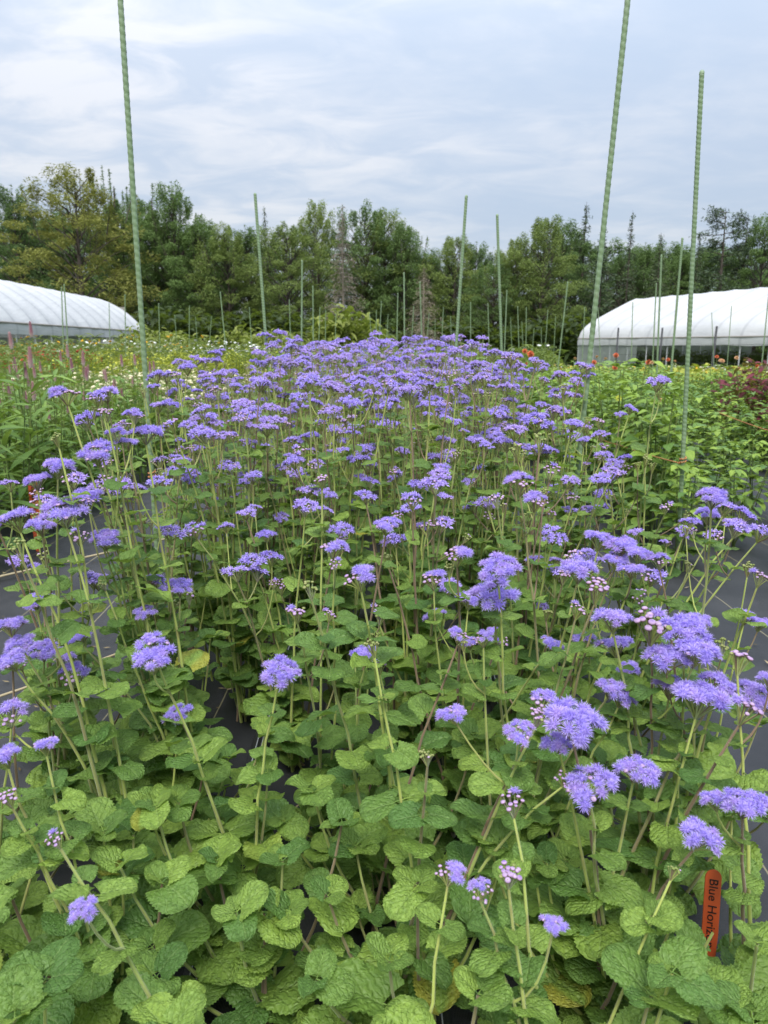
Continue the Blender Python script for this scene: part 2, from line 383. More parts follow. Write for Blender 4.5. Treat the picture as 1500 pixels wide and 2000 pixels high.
# ------------------------------------------------------------------ leaf blades
def leaf(nr, nc, width=0.46, cord=0.16, wide=0.42, tooth=0.05, bend=0.25, cup=0.10, puck=0.022, petiole=0.28, wave=0.03, sd=0, tip=0.62, base=0.62, veins=6.5, sl=1.9):
    t = np.linspace(0, 1, nr + 1)[:, None]; s = np.linspace(-1, 1, nc + 1)[None, :]
    up = np.clip((t - wide) / (1 - wide), 0, 1); dn = np.clip((wide - t) / base, 0, 0.999)
    hw = width * np.where(t > wide, np.clip(1 - up ** 2.2, 0, 1) ** tip, np.sqrt(1 - dn ** 2))
    hw = np.maximum(hw, 0.012)
    tooth_f = 1 + tooth * (np.abs(np.sin(np.pi * t * nr / 3.0 + 0.4)) * 1.6 - 0.8) * (np.abs(s) > 0.98)
    x = hw * s * tooth_f
    y = t - cord * np.abs(s) ** 1.6 * (1 - t) ** 2 + 0 * s
    pk = np.abs(np.sin(np.pi * (t * veins - np.abs(s) * sl))) * (1 - np.abs(s) ** 4) * np.minimum(1, np.abs(s) * 4)
    z = -bend * t ** 2 + cup * np.abs(s) ** 1.3 * hw / width * 0.8 + puck * pk + wave * np.abs(s) ** 3 * np.sin(8 * t + sd * 2.1 + s) + 0 * x
    x = x + 0.06 * np.sin(sd * 1.7) * t ** 2
    V = np.stack([x, y + petiole, z], -1).reshape(-1, 3)
    Uv = np.stack([0.5 + 0.5 * s + 0 * t, t + 0 * s], -1).reshape(-1, 2)
    g = G(V, grid_tris(nr, nc), Uv)
    pt = tube([(0, 0, 0.02), (0, petiole * 0.5, 0.03), (0, petiole + 0.03, -0.004)], [0.022, 0.019, 0.014], 4)
    pt.U[:, 0] = 0.5; pt.U[:, 1] = 0.02
    return join([g, pt])
AG_HI = [to_mesh('leaf', leaf(36, 10, U(0.50, 0.60), U(0.18, 0.28), U(0.38, 0.46), 0.085, U(-0.05, 0.28), U(0.02, 0.22), U(0.026, 0.04), U(0.16, 0.3), U(0.03, 0.09), k, veins=4.6, sl=3.0, tip=0.5), M_leaf) for k in range(9)]
AG_LO = [leaf(6, 4, U(0.42, 0.5), 0.15, 0.4, 0.04, U(0.1, 0.5), U(0.02, 0.2), 0.0, 0.2, 0.05, k) for k in range(4)]
CEL = [leaf(9, 4, U(0.085, 0.12), 0.0, 0.35, 0.0, U(0.2, 0.9), 0.03, 0.0, 0.06, 0.02, k, tip=1.1, base=0.40) for k in range(6)]
CEL_ME = [to_mesh('leaf', g, M_celleaf) for g in CEL]
DAH = [leaf(8, 4, U(0.24, 0.33), 0.0, 0.36, 0.045, U(0.15, 0.6), U(0.02, 0.15), 0.012, 0.16, 0.03, k, tip=1.0, base=0.42, veins=7, sl=2.4) for k in range(6)]
DAH_ME = [to_mesh('leaf', g, M_dahleaf) for g in DAH]

# ------------------------------------------------------------------ ageratum flowers
def floret_open(nf, nr=4, nc=8):
    base = icos(nr, nc, 0.75); base.V = base.V * 0.5
    base.M[:] = np.where(base.V[base.T].mean(1)[:, 2] < -0.05, 1, 0)
    base.U[:, 1] *= 0.45
    V = []; T = []; Uv = []
    for i in range(nf):
        el = math.asin(U(-0.22, 1.0)); az = i * 2.39996 + U(-.3, .3); L = U(0.85, 1.38) * (0.86 + 0.14 * math.cos(el))
        d = np.array([math.cos(el) * math.cos(az), math.cos(el) * math.sin(az), 0.85 * math.sin(el) + 0.05])
        sx = np.cross(d, [U(-1, 1), U(-1, 1), U(-1, 1)]); sx /= np.linalg.norm(sx); o = len(V); wd = (0.032 if nf > 50 else 0.09 if nf > 15 else 0.2)
        mid = d * L * 0.72
        V += [d * 0.3 - sx * wd, d * 0.3 + sx * wd, mid + sx * wd * 0.85, d * L + np.array([0, 0, -0.06]), mid - sx * wd * 0.85]
        Uv += [(0, 0.05), (0, 0.05), (0, 0.7), (0, 1), (0, 0.7)]; T += [(o, o + 1, o + 2), (o, o + 2, o + 4), (o + 4, o + 2, o + 3)]
    return join([base, G(V, T, Uv, 0)])
def floret_bud(nr=5, nc=8, M=2): g = icos(nr, nc, 0.72, M); g.V *= 0.62; return g
FM = [M_petal, M_invol, M_bud, M_gbud]
FL = {'open': [floret_open(135) for _ in range(4)], 'bud': [floret_bud()], 'green': [floret_bud(4, 7, 3)]}
FL_ME = {k: [to_mesh('floret', g, FM) for g in v] for k, v in FL.items()}
FL_MID = {'open': [floret_open(26, 3, 6) for _ in range(2)], 'bud': [floret_bud(4, 6)], 'green': [floret_bud(3, 5, 3)]}
FL_FAR = {'open': [floret_open(10, 2, 5)], 'bud': [floret_bud(3, 5)], 'green': [floret_bud(2, 4, 3)]}
MIX = {'open': (0.93, 0.07, 0), 'mixed': (0.5, 0.5, 0), 'bud': (0.04, 0.9, 0.06), 'green': (0, 0.1, 0.9)}
def cluster_plan(kind, n):
    out = []; Rr = {'open': 0.027, 'mixed': 0.025, 'bud': 0.017, 'green': 0.013}[kind] * U(0.9, 1.15)
    po, pb, pg = MIX[kind]; lop = U(0, 6.28)
    for i in range(n):
        r = Rr * math.sqrt((i + 0.5) / n); a = i * 2.39996 + U(-.25, .25)
        q = np.array([r * math.cos(a), r * math.sin(a), 0.030 - 9.0 * r * r + U(-.0035, .0035)])
        q[2] += 0.004 * math.cos(a - lop)
        nn = np.array([q[0] * 17, q[1] * 17, 1.0])
        ty = rng.choice(['open', 'bud', 'green'], p=(po, pb, pg))
        if kind == 'mixed': ty = 'open' if math.cos(a - lop) * r / Rr + U(-.5, .5) > -0.05 else 'bud'
        s = {'open': U(0.0080, 0.0102), 'bud': U(0.0042, 0.0068), 'green': U(0.004, 0.0062)}[ty]
        out.append((ty, updir(q, nn, U(0, 6.28), s)))
    return out
def pedicels(plan, sides=3):
    gs = []
    for ty, m in plan:
        e = m[:3, 3] - m[:3, 2] * 0.3
        gs.append(tube(bez((0, 0, -0.004), (e[0] * 0.45, e[1] * 0.45, 0.012), e, 4), [0.0011, 0.0009, 0.0009, 0.0011], sides))
    return join(gs)
KN = {'open': 20, 'mixed': 18, 'bud': 15, 'green': 12}
CL_HI = {k: [] for k in KN}; CL_MID = {k: [] for k in KN}; CL_FAR = {k: [] for k in KN}
for k, n in KN.items():
    for v in range(4 if k in ('open', 'mixed') else 3):
        pl = cluster_plan(k, n + int(U(-4, 4)))
        CL_HI[k].append((to_mesh('flower_cluster', pedicels(pl), M_stem), pl))
    for v in range(4):
        pl = cluster_plan(k, max(8, n - 3))
        g = pedicels(pl, 3); g.M[:] = 4
        CL_MID[k].append(to_mesh('flower_cluster', join([g] + [FL_MID[ty][int(U(0, len(FL_MID[ty])))].tf(m) for ty, m in pl]), FM + [M_stem]))
    for v in range(3):
        pl = cluster_plan(k, 11)
        for ty, m in pl: m[:3, :3] *= 1.25
        st = tube([(0, 0, -0.005), (0, 0, 0.02)], 0.002, 3); st.M[:] = 4
        CL_FAR[k].append(to_mesh('flower_cluster', join([st] + [FL_FAR[ty][0].tf(m) for ty, m in pl]), FM + [M_stem]))

def hairs(P_, rad, n):
    V = []; T = []
    for i in range(n):
        t = U(0.02, 0.98) * (len(P_) - 1); k = int(t); p = P_[k] + (P_[k + 1] - P_[k]) * (t - k)
        d = np.array([U(-1, 1), U(-1, 1), U(-.3, .4)]); d /= np.linalg.norm(d)
        r0 = np.interp(t, np.arange(len(P_)), rad); s = np.cross(d, [0, 0, 1.0]) * 0.00036; o = len(V)
        V += [p + d * r0 * 0.8 - s, p + d * r0 * 0.8 + s, p + d * (r0 + U(0.0012, 0.0034))]; T.append((o, o + 1, o + 2))
    return G(V, T, None, 1)

def plan_plant(heads, nshoot, dense=1.0, sidep=0.5, sides=6, hair=0, lo=False):
    """heads: (local position of the flower top, kind, scale). Returns stems, leaves (matrix), clusters (kind, matrix)."""
    stems, leaves, cl = [], [], []
    for h, kind, sc in heads:
        h = np.asarray(h, float); end = h - np.array([0, 0, 0.03 * sc]); L = np.linalg.norm(end)
        b = np.array([U(-.03, .03), U(-.03, .03), 0.0])
        c = b + (end - b) * 0.5; c[2] = end[2] * U(0.5, 0.62); c[:2] = b[:2] + (end[:2] - b[:2]) * U(0.15, 0.5) + rng.uniform(-.02, .02, 2)
        k = 10; pts = bez(b, c, end, k); pts[1:-1] += rng.normal(0, 0.0018, (k - 2, 3))
        rad = np.linspace(U(0.0029, 0.0040), 0.0016, k) * (0.75 + 0.25 * min(1, sc))
        stems.append(join([tube(pts, rad, sides)] + ([hairs(pts, rad, hair)] if hair else [])))
        nodes = max(2, int(end[2] / 0.085)); az = U(0, 6.28)
        for i in range(nodes):
            t = 0.12 + 0.80 * (i + 0.5 + U(-.25, .25)) / nodes
            az += math.pi / 2 + U(-.35, .35)
            q = t * (k - 1); j = min(int(q), k - 2); p = pts[j] + (pts[j + 1] - pts[j]) * (q - j)
            ls = (0.068 * (1 - t) + 0.030 * t) * U(0.75, 1.15)
            for sgn in (0, math.pi):
                if rng.random() < 0.72 * dense * (1 - (0.25 if sides == 7 else 0.5) * (t > 0.35) * (t < 0.9)):
                    leaves.append((frame(p, az + sgn + U(-.2, .2), U(-.1, .5), U(-.35, .35), ls), t))
            if t > 0.66 and rng.random() < sidep:
                d = np.array([math.cos(az), math.sin(az), 0]); e = p + d * U(0.025, 0.07) + np.array([0, 0, max(0.03, (end[2] - p[2]) * U(0.7, 1.02))])
                bp = bez(p, p + d * 0.03 + np.array([0, 0, 0.02]), e, 5)
                stems.append(tube(bp, [0.0018, 0.0016, 0.0014, 0.0013, 0.0013], max(4, sides - 1)))
                kk = rng.choice(['open', 'mixed', 'bud', 'green'], p=[0.42, 0.22, 0.2, 0.16]) if kind != 'green' else 'green'
                tg = (e - bp[-2]); tg /= np.linalg.norm(tg)
                cl.append((kk, updir(e, tg * 0.6 + np.array([0, 0, 0.5]), U(0, 6.28), sc * U(0.65, 0.95))))
        for sgn in (0, math.pi):
            leaves.append((frame(pts[-2], az + 1.57 + sgn, U(0.0, 0.7), 0, U(0.016, 0.03)), 0.95))
        tg = pts[-1] - pts[-3]; tg /= np.linalg.norm(tg)
        cl.append((kind, updir(end, tg * 0.5 + np.array([U(-.15, .15), U(-.3, .05), 0.6]), U(0, 6.28), sc)))
    for i in range(nshoot):
        a = U(0, 6.28); r = U(0.03, 0.19); hh = U(0.05, 0.32)
        e = np.array([r * math.cos(a), r * math.sin(a), hh])
        pts = bez((U(-.02, .02), U(-.02, .02), 0), (e[0] * 0.75, e[1] * 0.75, hh * 0.35), e, 7)
        rad = np.linspace(0.0034, 0.0018, 7); stems.append(tube(pts, rad, max(4, sides - 1)))
        n = 3 if hh > 0.2 else 2; az = U(0, 6.28)
        for q in range(n):
            t = (q + 1) / n; j = min(int(t * 6), 5); p = pts[j] + (pts[j + 1] - pts[j]) * (t * 6 - j); az += 1.57 + U(-.3, .3)
            for sgn in (0, math.pi):
                if rng.random() < 0.85 * dense: leaves.append((frame(p, az + sgn, U(-.05, .5), U(-.3, .3), U(0.027, 0.072) * (1.05 - 0.3 * (q == n - 1))), t * 0.4))
        az += 1.57
        for sgn in (0, math.pi): leaves.append((frame(pts[-1], az + sgn, U(0.3, 0.9), 0, U(0.022, 0.042)), 0.9))
    return stems, leaves, cl

# flower heads read off the photograph: (x, y, forward distance, kind, scale)
HEROES = [
 (130,762,1.30,'mixed',1.0),(208,800,1.22,'bud',.8),(113,850,1.15,'green',.8),(283,838,1.30,'open',1.0),(190,875,1.28,'open',1.15),(110,902,1.25,'open',1.05),
 (35,1003,1.12,'open',1.1),(125,988,1.12,'open',1.25),(172,963,1.25,'open',1.15),(235,945,1.4,'open',1.0),(80,1020,1.2,'open',.9),(245,825,1.5,'bud',.8),
 (330,1032,1.35,'open',1.0),(382,1028,1.5,'mixed',.95),(205,1045,1.25,'open',1.0),(20,1215,1.1,'open',.9),(45,1248,1.1,'open',.9),(28,1280,1.05,'open',.95),
 (70,1170,1.25,'open',.75),(160,1240,1.2,'open',.8),(350,1140,1.3,'open',.95),(12,1468,.82,'open',.85),(88,1448,.84,'mixed',.75),(20,1548,.78,'bud',.8),(115,1632,.66,'bud',.6),
 (40,1060,1.0,'green',1.0),(205,1135,1.2,'green',.7),
 (800,757,1.72,'open',1.0),(758,745,1.74,'mixed',.95),(840,738,1.74,'bud',1.1),(880,728,1.76,'bud',1.1),(595,983,1.45,'open',1.0),(700,893,1.75,'open',1.1),(655,835,1.85,'mixed',1.0),
 (585,773,2.1,'open',1.1),(400,840,1.65,'open',1.1),(395,798,1.75,'open',.9),(490,798,1.9,'open',1.2),(425,760,2.0,'bud',1.1),(340,820,1.6,'bud',1.1),
 (650,1062,1.22,'mixed',1.0),(705,1118,1.02,'mixed',1.05),(608,1140,1.0,'green',1.0),(580,1188,1.1,'bud',.95),(732,1255,.92,'green',.85),(742,1295,1.05,'bud',.75),(760,1085,1.3,'green',1.0),
 (975,1100,1.05,'open',1.2),(968,1150,1.08,'open',1.3),(893,1076,1.15,'mixed',1.0),(895,1235,1.05,'mixed',.75),(945,1240,1.05,'mixed',.75),(860,1015,1.4,'mixed',1.1),
 (1048,815,1.75,'open',1.35),(940,860,1.7,'open',.75),(1100,768,1.9,'mixed',1.0),(1045,703,1.9,'mixed',.75),(1192,918,1.6,'open',1.05),(1230,795,1.95,'open',.75),(1175,885,1.75,'open',.8),(890,880,1.7,'green',1.1),
 (1055,850,1.6,'green',1.4),(1130,1102,1.12,'open',1.15),(1165,1138,1.08,'bud',1.3),(1170,1045,1.35,'open',1.1),(1212,1058,1.3,'open',1.1),(1248,1075,1.25,'open',.9),
 (1080,1038,1.45,'open',1.0),(1290,1090,1.3,'mixed',.85),(1125,1185,1.05,'bud',.8),(1200,1200,1.02,'open',1.05),(1275,1203,.98,'bud',1.6),(1340,1222,1.0,'open',1.35),(1205,1250,1.05,'open',1.0),
 (1230,1300,1.1,'open',.7),(1365,1348,.92,'open',1.5),(1310,1330,.98,'open',1.0),(1400,1328,.95,'open',1.05),(1445,1278,.95,'bud',1.2),(1450,1372,.86,'bud',1.2),(1472,1350,.95,'open',1.15),
 (1365,1205,1.2,'open',.9),(1455,1198,1.3,'open',.85),(1415,985,1.55,'open',.95),(1450,998,1.5,'open',.95),(1435,1025,1.45,'open',1.05),(1483,1030,1.4,'mixed',1.1),(1482,1120,1.15,'bud',.9),
 (1056,1362,.88,'mixed',.85),(1120,1388,.84,'open',1.4),(1095,1440,.86,'open',.85),(1048,1392,.84,'bud',.8),(1155,1520,.80,'open',1.15),(1100,1515,.82,'mixed',.6),(1240,1490,.84,'open',1.0),
 (1455,1558,.78,'open',1.0),(1360,1620,.78,'open',1.05),(1005,1562,.74,'bud',.9),(995,1695,.66,'bud',.95),(875,1700,.70,'mixed',.75),(938,1735,.66,'mixed',.55),(1312,1697,.72,'green',.6),
 (1190,1335,1.0,'open',.85),(1075,1250,1.15,'open',.75),(835,1470,.8,'green',.7),(1210,1355,1.0,'open',.8),(1300,985,1.6,'bud',.9),(1345,1015,1.55,'open',.8),(1335,1035,1.5,'open',.7),
]
AG_GROUP = 'ageratum plants filling the flower bed'
spots = []
ROWS = 36
for r in range(ROWS):
    y = 0.60 + 0.225 * r
    x0, x1 = (-0.66, 0.50) if r < 3 else (-0.70, 0.60)
    n = 6 if r < 3 else 6
    for c in range(n):
        spots.append([x0 + (x1 - x0) * (c + (0.25 if r % 2 else -0.05)) / (n - 1 + 0.2) + U(-.035, .035), y + U(-.04, .04), r, c, n])
NEAR_ROWS = 8
near = [s for s in spots if s[2] < NEAR_ROWS]; far = [s for s in spots if s[2] >= NEAR_ROWS]
hero_of = {i: [] for i in range(len(near))}
for hx, hy, D, kind, sc in HEROES:
    p = P(hx, hy, D)
    want = (p[0] * 0.86, p[1] + 0.02)
    i = min(range(len(near)), key=lambda q: (near[q][0] - want[0]) ** 2 + 1.4 * (near[q][1] - want[1]) ** 2 + 0.006 * len(hero_of[q]))
    hero_of[i].append((p, kind, sc))
def look_of(nh, nopen):
    if nh == 0: return 'low leafy flowerless'
    if nopen == 0: return 'budding'
    if nopen * 2 < nh: return 'half-budded lilac'
    return 'full-flowering lilac' if nh > 4 else 'sparsely flowering lilac'
def project(p):
    y, z = p[1], p[2] - CAMZ; c, q = math.cos(PITCH), math.sin(PITCH)
    f = y * c - z * q; return 750 + F * p[0] / f, 1000 - F * (z * c + y * q) / f
def in_clear(p):                           # the stakes stand free of the flowers down to where the photo shows them
    a, b = project(p); return b < 715 or (225 < a < 335 and b < 935) or (1110 < a < 1240 and b < 800) or (1300 < a < 1385 and b < 985)
def hides_tag(p):                          # the orange tag stands in a gap between the leaves
    a, b = project(p); return (p[1] < 0.96 and 1366 < a < 1410 and 1778 < b < 1846) or (p[1] < 0.96 and 1398 < a < 1415 and 1690 < b < 1712)
for i, (x, y, r, c, n) in enumerate(near):
    base = np.array([x, y, 0.02])
    heads = [(p - base, k, s * (0.91 if k in ('open', 'mixed') else 0.9)) for p, k, s in hero_of[i]]
    want = {0: 0, 1: 0, 2: 3, 3: 6, 4: 8}.get(r, 9)
    while len(heads) < want:
        if r == 2: z0 = U(.34, .55)
        z = U(0.48, 0.72) if r < 5 else min(0.90, max(0.5, rng.normal(0.73, 0.12)))
        if r >= 3 and r <= 4: z = U(0.40, 0.74)
        if r == 2: z = z0
        q = np.array([U(-.11, .11), U(-.10, .10), z])
        if in_clear(base + q): want -= .25; continue
        heads.append((q, str(rng.choice(['open', 'mixed', 'bud', 'green'], p=[.5, .2, .18, .12])), U(0.75, 1.05)))
    stems, leaves, cl = plan_plant(heads, [12, 12, 10, 7, 5, 3, 2, 1][r], 1.0, 0.14 if r < 3 else 0.42, 7, 130 if r < 3 else 60 if r < 5 else 0)
    nopen = sum(1 for k, _ in cl if k == 'open')
    t = thing('ageratum_plant', f'{look_of(len(cl), nopen)} ageratum, {nth(c)} from the left path in the {ordinal(r)} row', 'flowering plant', base, AG_GROUP)
    for g in stems: ob('stem', to_mesh('stem', g, [M_stem, M_hair]), t)
    for m, tt in leaves:
        if any(hides_tag(base + m[:3, 3] + m[:3, 1] * q + m[:3, 0] * e) for q in (.2, .5, .8, 1.15) for e in (-.3, .3)): continue
        ob('leaf', AG_HI[int(U(0, len(AG_HI)))], t, m)
    for k, m in cl:
        if r < 4:
            me, pl = CL_HI[k][int(U(0, len(CL_HI[k])))]
            fc = ob('flower_cluster', me, t, m)
            for ty, fm in pl: ob('floret', FL_ME[ty][int(U(0, len(FL_ME[ty])))], fc, fm)
        else:
            ob('flower_cluster', CL_MID[k][int(U(0, 4))], t, m, kind='stuff')

# plants further down the bed: prototypes copied with their parts
def proto_ageratum(nh, cls, hmean, lod):
    heads = [(np.array([U(-.12, .12), U(-.12, .12), min(0.93 if lod == 0 else 0.99, max(0.6, rng.normal(hmean, 0.09)))]),
              str(rng.choice(['open', 'mixed', 'bud', 'green'], p=[.62, .2, .12, .06])), U(0.85, 1.12)) for _ in range(nh)]
    stems, leaves, cl = plan_plant(heads, 3 if lod == 0 else 1, 0.9 if lod == 0 else 0.7, 0.30, 5 if lod == 0 else 3)
    t = thing('ageratum_plant', 'ageratum', 'flowering plant', (0, 0, 0), AG_GROUP)
    for g in stems[:]: ob('stem', to_mesh('stem', g, M_stem), t)
    ob('foliage', to_mesh('foliage', join([AG_LO[int(U(0, 4))].tf(m) for m, _ in leaves]), M_leaf_far), t, kind='stuff')
    for k, m in cl: ob('flower_cluster', cls[k][int(U(0, len(cls[k])))], t, m, kind='stuff')
    return t
mid_p = [proto_ageratum(6, CL_MID, 0.82, 0) for _ in range(7)]
far_p = [proto_ageratum(6, CL_FAR, 0.86, 1) for _ in range(6)]
used = set()
for x, y, r, c, n in far:
    lab = f"{'lilac' if y < 5 else 'distant lilac'} ageratum, {nth(c)} from the bed's left edge in the {nth(r)} row"
    pr = mid_p if y < 4.0 else far_p
    place(pr, used, int(U(0, len(pr))), (x, y, 0.02), U(0, 6.28), U(0.93, 1.08), lab, AG_GROUP)

# ------------------------------------------------------------------ stakes
def stake_geo(L=2.2, r=0.0092, pitch=0.0195, sides=10, per=4):
    n = int(L / pitch * per); z = np.linspace(0, L, n + 1); th = np.linspace(0, 2 * np.pi, sides + 1)
    ph = (z[:, None] / pitch + th[None] / (2 * np.pi)) % 1.0
    rr = r * (0.95 + 0.15 * np.exp(-((ph - 0.5) / 0.16) ** 2))
    rr[-1] *= 0.6
    V = np.stack([rr * np.cos(th), rr * np.sin(th), z[:, None] + 0 * th], -1).reshape(-1, 3)
    Uv = np.stack(np.broadcast_arrays(ph, z[:, None] / L), -1).reshape(-1, 2)
    g = G(V, grid_tris(n, sides), Uv)
    cap = tube([(0, 0, L - 0.004), (0, 0, L + 0.006), (0, 0, L + 0.012)], [r * 1.06, r * 1.0, r * 0.5], 10, cap=True)
    return g, cap
sg, scap = stake_geo(); ST_ME = to_mesh('stake', sg, M_stake); CAP_ME = to_mesh('cap', scap, M_stake)
STAKES = [
 ((235,0),(297,930),2.6,'tall ribbed green stake at the bed edge before the left tunnel', 2.75),
 ((1226,0),(1141,800),2.6,'tall ribbed green stake leaning at the right edge of the ageratum', 2.75),
 ((1371,137),(1322,1130),3.0,'ribbed green stake with orange twine tied round it among the dahlias', None),
 ((498,377),(519,660),4.7,'green stake rising at the far left edge of the ageratum bed', None),
 ((911,381),(890,690),4.7,'green stake at the far right of the ageratum, slanting to the right', None),
 ((971,418),(980,700),5.2,'green stake right beside the far ageratum, leaning slightly left', None),
 ((1333,464),(1310,735),6.3,'slanting green stake in front of the right tunnel roof', None),
 ((1292,497),(1284,700),7.5,'straight green stake before the right tunnel, its top above the ridge', None),
 ((590,508),(589,675),8.0,'upright green stake standing before the trees, left of the dead spruce', None),
 ((611,558),(612,675),11.6,'shorter stake close right of the upright one left of the dead spruce', None),
 ((789,532),(790,675),9.4,'upright green stake in front of the lower dead grey conifer', None),
 ((820,550),(824,670),10.8,'thin stake just right of the dead grey conifer centre', None),
 ((1109,550),(1093,690),10.8,'green stake slanting left of the tall leaning right-hand stake', None),
 ((1429,597),(1420,715),17.5,'thin stake against the white right tunnel film, near its black fence post', None),
 ((1503,560),(1487,720),11.8,'green stake at the right picture edge before the tunnel', None),
 ((125,555),(131,645),11.0,'paler stake standing before the middle of the left tunnel film', None),
 ((244,575),(245,650),13.5,'thin stake beside the grey board past the left tunnel end', None),
 ((1282,553),(1275,700),11.1,'thin stake close left of the straight one before the right tunnel', None),
 ((430,570),(438,650),12.9,'leaning thin stake midway between left tunnel and far ageratum', None),
 ((1168,600),(1172,690),18.3,'thin stake standing before the left end of the right tunnel', None),
]
FARST = [(120,560),(213,592),(310,592),(341,615),(370,597),(382,620),(413,617),(487,600),(565,585),(625,600),(636,605),(656,612),(722,612),(745,588),(777,572),(808,598),(866,600),
 (919,590),(953,592),(990,567),(997,620),(1011,598),(1019,628),(1043,641),(1070,606),(1085,618),(1142,600),(705,620),(735,606),(758,614),(850,625),(838,612),(880,618),(1057,640),(1028,600),(672,618),(690,628),(1236,590),(1390,610)]
SG = 'green garden stakes across the field'
def stake(a, b, D, lab, L=None):
    p, q = P(*a, D), P(*b, D); d = (p - q) / (p[2] - q[2])
    g0 = gz(q[0], D) - 0.02; base = q + d * (g0 - q[2])
    top = p if L is None else base + d * L
    v = top - base; ln = float(np.linalg.norm(v))
    t = thing('garden_stake', lab, 'garden stake', base, SG)
    m = updir((0, 0, 0), v, U(0, 6.28)); s = ln / 2.212
    m[:3, 2] *= s
    ob('pole', ST_ME, t, m); ob('cap', CAP_ME, t, m)
    return base, v / ln
ST = [stake(*s) for s in STAKES]
for k, (x, y) in enumerate(sorted(FARST)):
    D = 0.93 * F / (HY - y) * U(0.97, 1.03); D = min(D, 27.0)
    stake((x, y), (x + U(-5, 5), 672), D, f'thin far stake standing low before the dark trees, {nth(k)} of those from the left')

M_twine = simple('orange_twine', (0.42, 0.17, 0.07), (0.5, 0.26, 0.12), 0.8, 0.1, 0, 60)
def line(name, pts, r, m, label, cat, sag=0.0):
    Q = []
    for a, b in zip(pts[:-1], pts[1:]):
        t = np.linspace(0, 1, 14)[:, None]; q = np.asarray(a) * (1 - t) + np.asarray(b) * t; q[:, 2] -= sag * 4 * (t * (1 - t))[:, 0]; Q.append(q if not Q else q[1:])
    o = ob(name, to_mesh(name, tube(np.vstack(Q), r, 6), m)); return props(o, label, cat)
def on_stake(i, z):
    b, d = ST[i]; return b + d * ((z - b[2]) / d[2])
def wrap(c, r=0.0135, turns=2.2): return [np.array([c[0] + r * math.cos(a), c[1] + r * math.sin(a), c[2] + 0.0022 * a]) for a in np.linspace(0, 6.28 * turns, 16)]
z3 = P(1326, 905, 3.0)[2]
line('twine', [P(1150, 850, 4.6), P(1212, 870, 3.9), P(1322, 903, 3.0)] + wrap(on_stake(2, z3)), 0.0022, M_twine, 'orange twine tied to the dahlia stake and running back along the row', 'twine', 0.004)
line('twine', [P(1405, 806, 4.4), P(1505, 842, 3.6)], 0.0022, M_twine, 'tan twine stretched low across the dahlias beside the far right edge', 'twine', 0.004)
z1 = P(297, 934, 2.6)[2]
line('twine', wrap(on_stake(0, z1)) + [P(300, 932, 2.62), P(345, 905, 3.1), P(378, 880, 3.6)], 0.0022, M_twine, 'orange twine tied round the left stake running back beside the bed', 'twine', 0.004)
M_rope = simple('tan_cord', (0.30, 0.25, 0.15), (0.42, 0.36, 0.24), 0.9, 0.1, 0, 80)
line('cord', [(-1.95, 2.45, 0.03), (-1.60, 2.86, 0.05), (-1.25, 3.25, 0.05), (-1.0, 3.6, 0.04)], 0.005, M_rope, 'tan cord lying across the dark fabric of the left path', 'cord', 0.0)
line('cord', [(-1.35, 1.55, 0.03), (-1.02, 1.85, 0.05), (-0.85, 2.1, 0.04)], 0.004, M_rope, 'short tan cord on the left path beside the ageratum stems', 'cord', 0.0)

# ------------------------------------------------------------------ plant name tags
M_tag = simple('orange_tag_plastic', (0.52, 0.075, 0.020), (0.58, 0.11, 0.035), 0.4, 0.4, 0, 30)
M_ink = simple('black_marker', (0.02, 0.015, 0.015), None, 0.5)
def tag_obj(px0, px1, D, wd, hgt, text, label, tsize, lean, fmat, tilt=0.0, round_top=True):
    base = P(*px1, D); top = P(*px0, D)
    t = thing('plant_tag', label, 'plant tag', base, 'orange plant tags')
    n = 10; gd = -base[2] - 0.03; out = [(-wd * .12, gd), (-wd / 2, hgt * 0.22)] + [(wd / 2 * -math.cos(a), hgt - wd / 2 + wd / 2 * math.sin(a)) for a in np.linspace(0, math.pi, n)] + [(wd / 2, hgt * 0.22), (wd * .12, gd)]
    k = len(out); V = [(x, s * 0.0009, z) for s in (-1, 1) for x, z in out]
    T = [(0, i, i + 1) for i in range(1, k - 1)] + [(k, k + i + 1, k + i) for i in range(1, k - 1)]
    for i in range(k): j = (i + 1) % k; T += [(i, j, k + j), (i, k + j, k + i)]
    m = np.eye(4); c, s = math.cos(tilt), math.sin(tilt); m[:3, :3] = np.array([[c, 0, s], [0, 1, 0], [-s, 0, c]])
    lm = np.eye(4); c, s = math.cos(lean), math.sin(lean); lm[:3, :3] = np.array([[1, 0, 0], [0, c, -s], [0, s, c]])
    mm = lm @ m
    ob('blade', to_mesh('blade', G(V, T), M_tag, smooth=False), t, mm)
    cu = bpy.data.curves.new('lettering', 'FONT'); cu.body = text; cu.size = tsize; cu.extrude = 0.00025; cu.shear = 0.12
    cu.align_x = 'LEFT'; cu.align_y = 'CENTER'; cu.materials.append(fmat)
    tmp = bpy.data.objects.new('tmp', cu); LINK(tmp); dg = bpy.context.evaluated_depsgraph_get(); dg.update()
    me = bpy.data.meshes.new_from_object(tmp.evaluated_get(dg)); me.name = 'lettering'
    bpy.data.objects.remove(tmp)
    me.materials.clear(); me.materials.append(fmat)
    tm = np.eye(4); tm[:3, 0] = (0, 0, -1); tm[:3, 1] = (1, 0, 0); tm[:3, 2] = (0, -1, 0); tm[:3, 3] = (0, -0.0014, hgt - wd * 0.5)
    ob('lettering', me, t, mm @ tm)
tag_obj((70, 927), (72, 1040), 3.3, 0.047, 0.272, 'Celosia Flamingo', 'orange plant tag with rounded top standing before the celosia bed', 0.034, R(-4), M_ink)
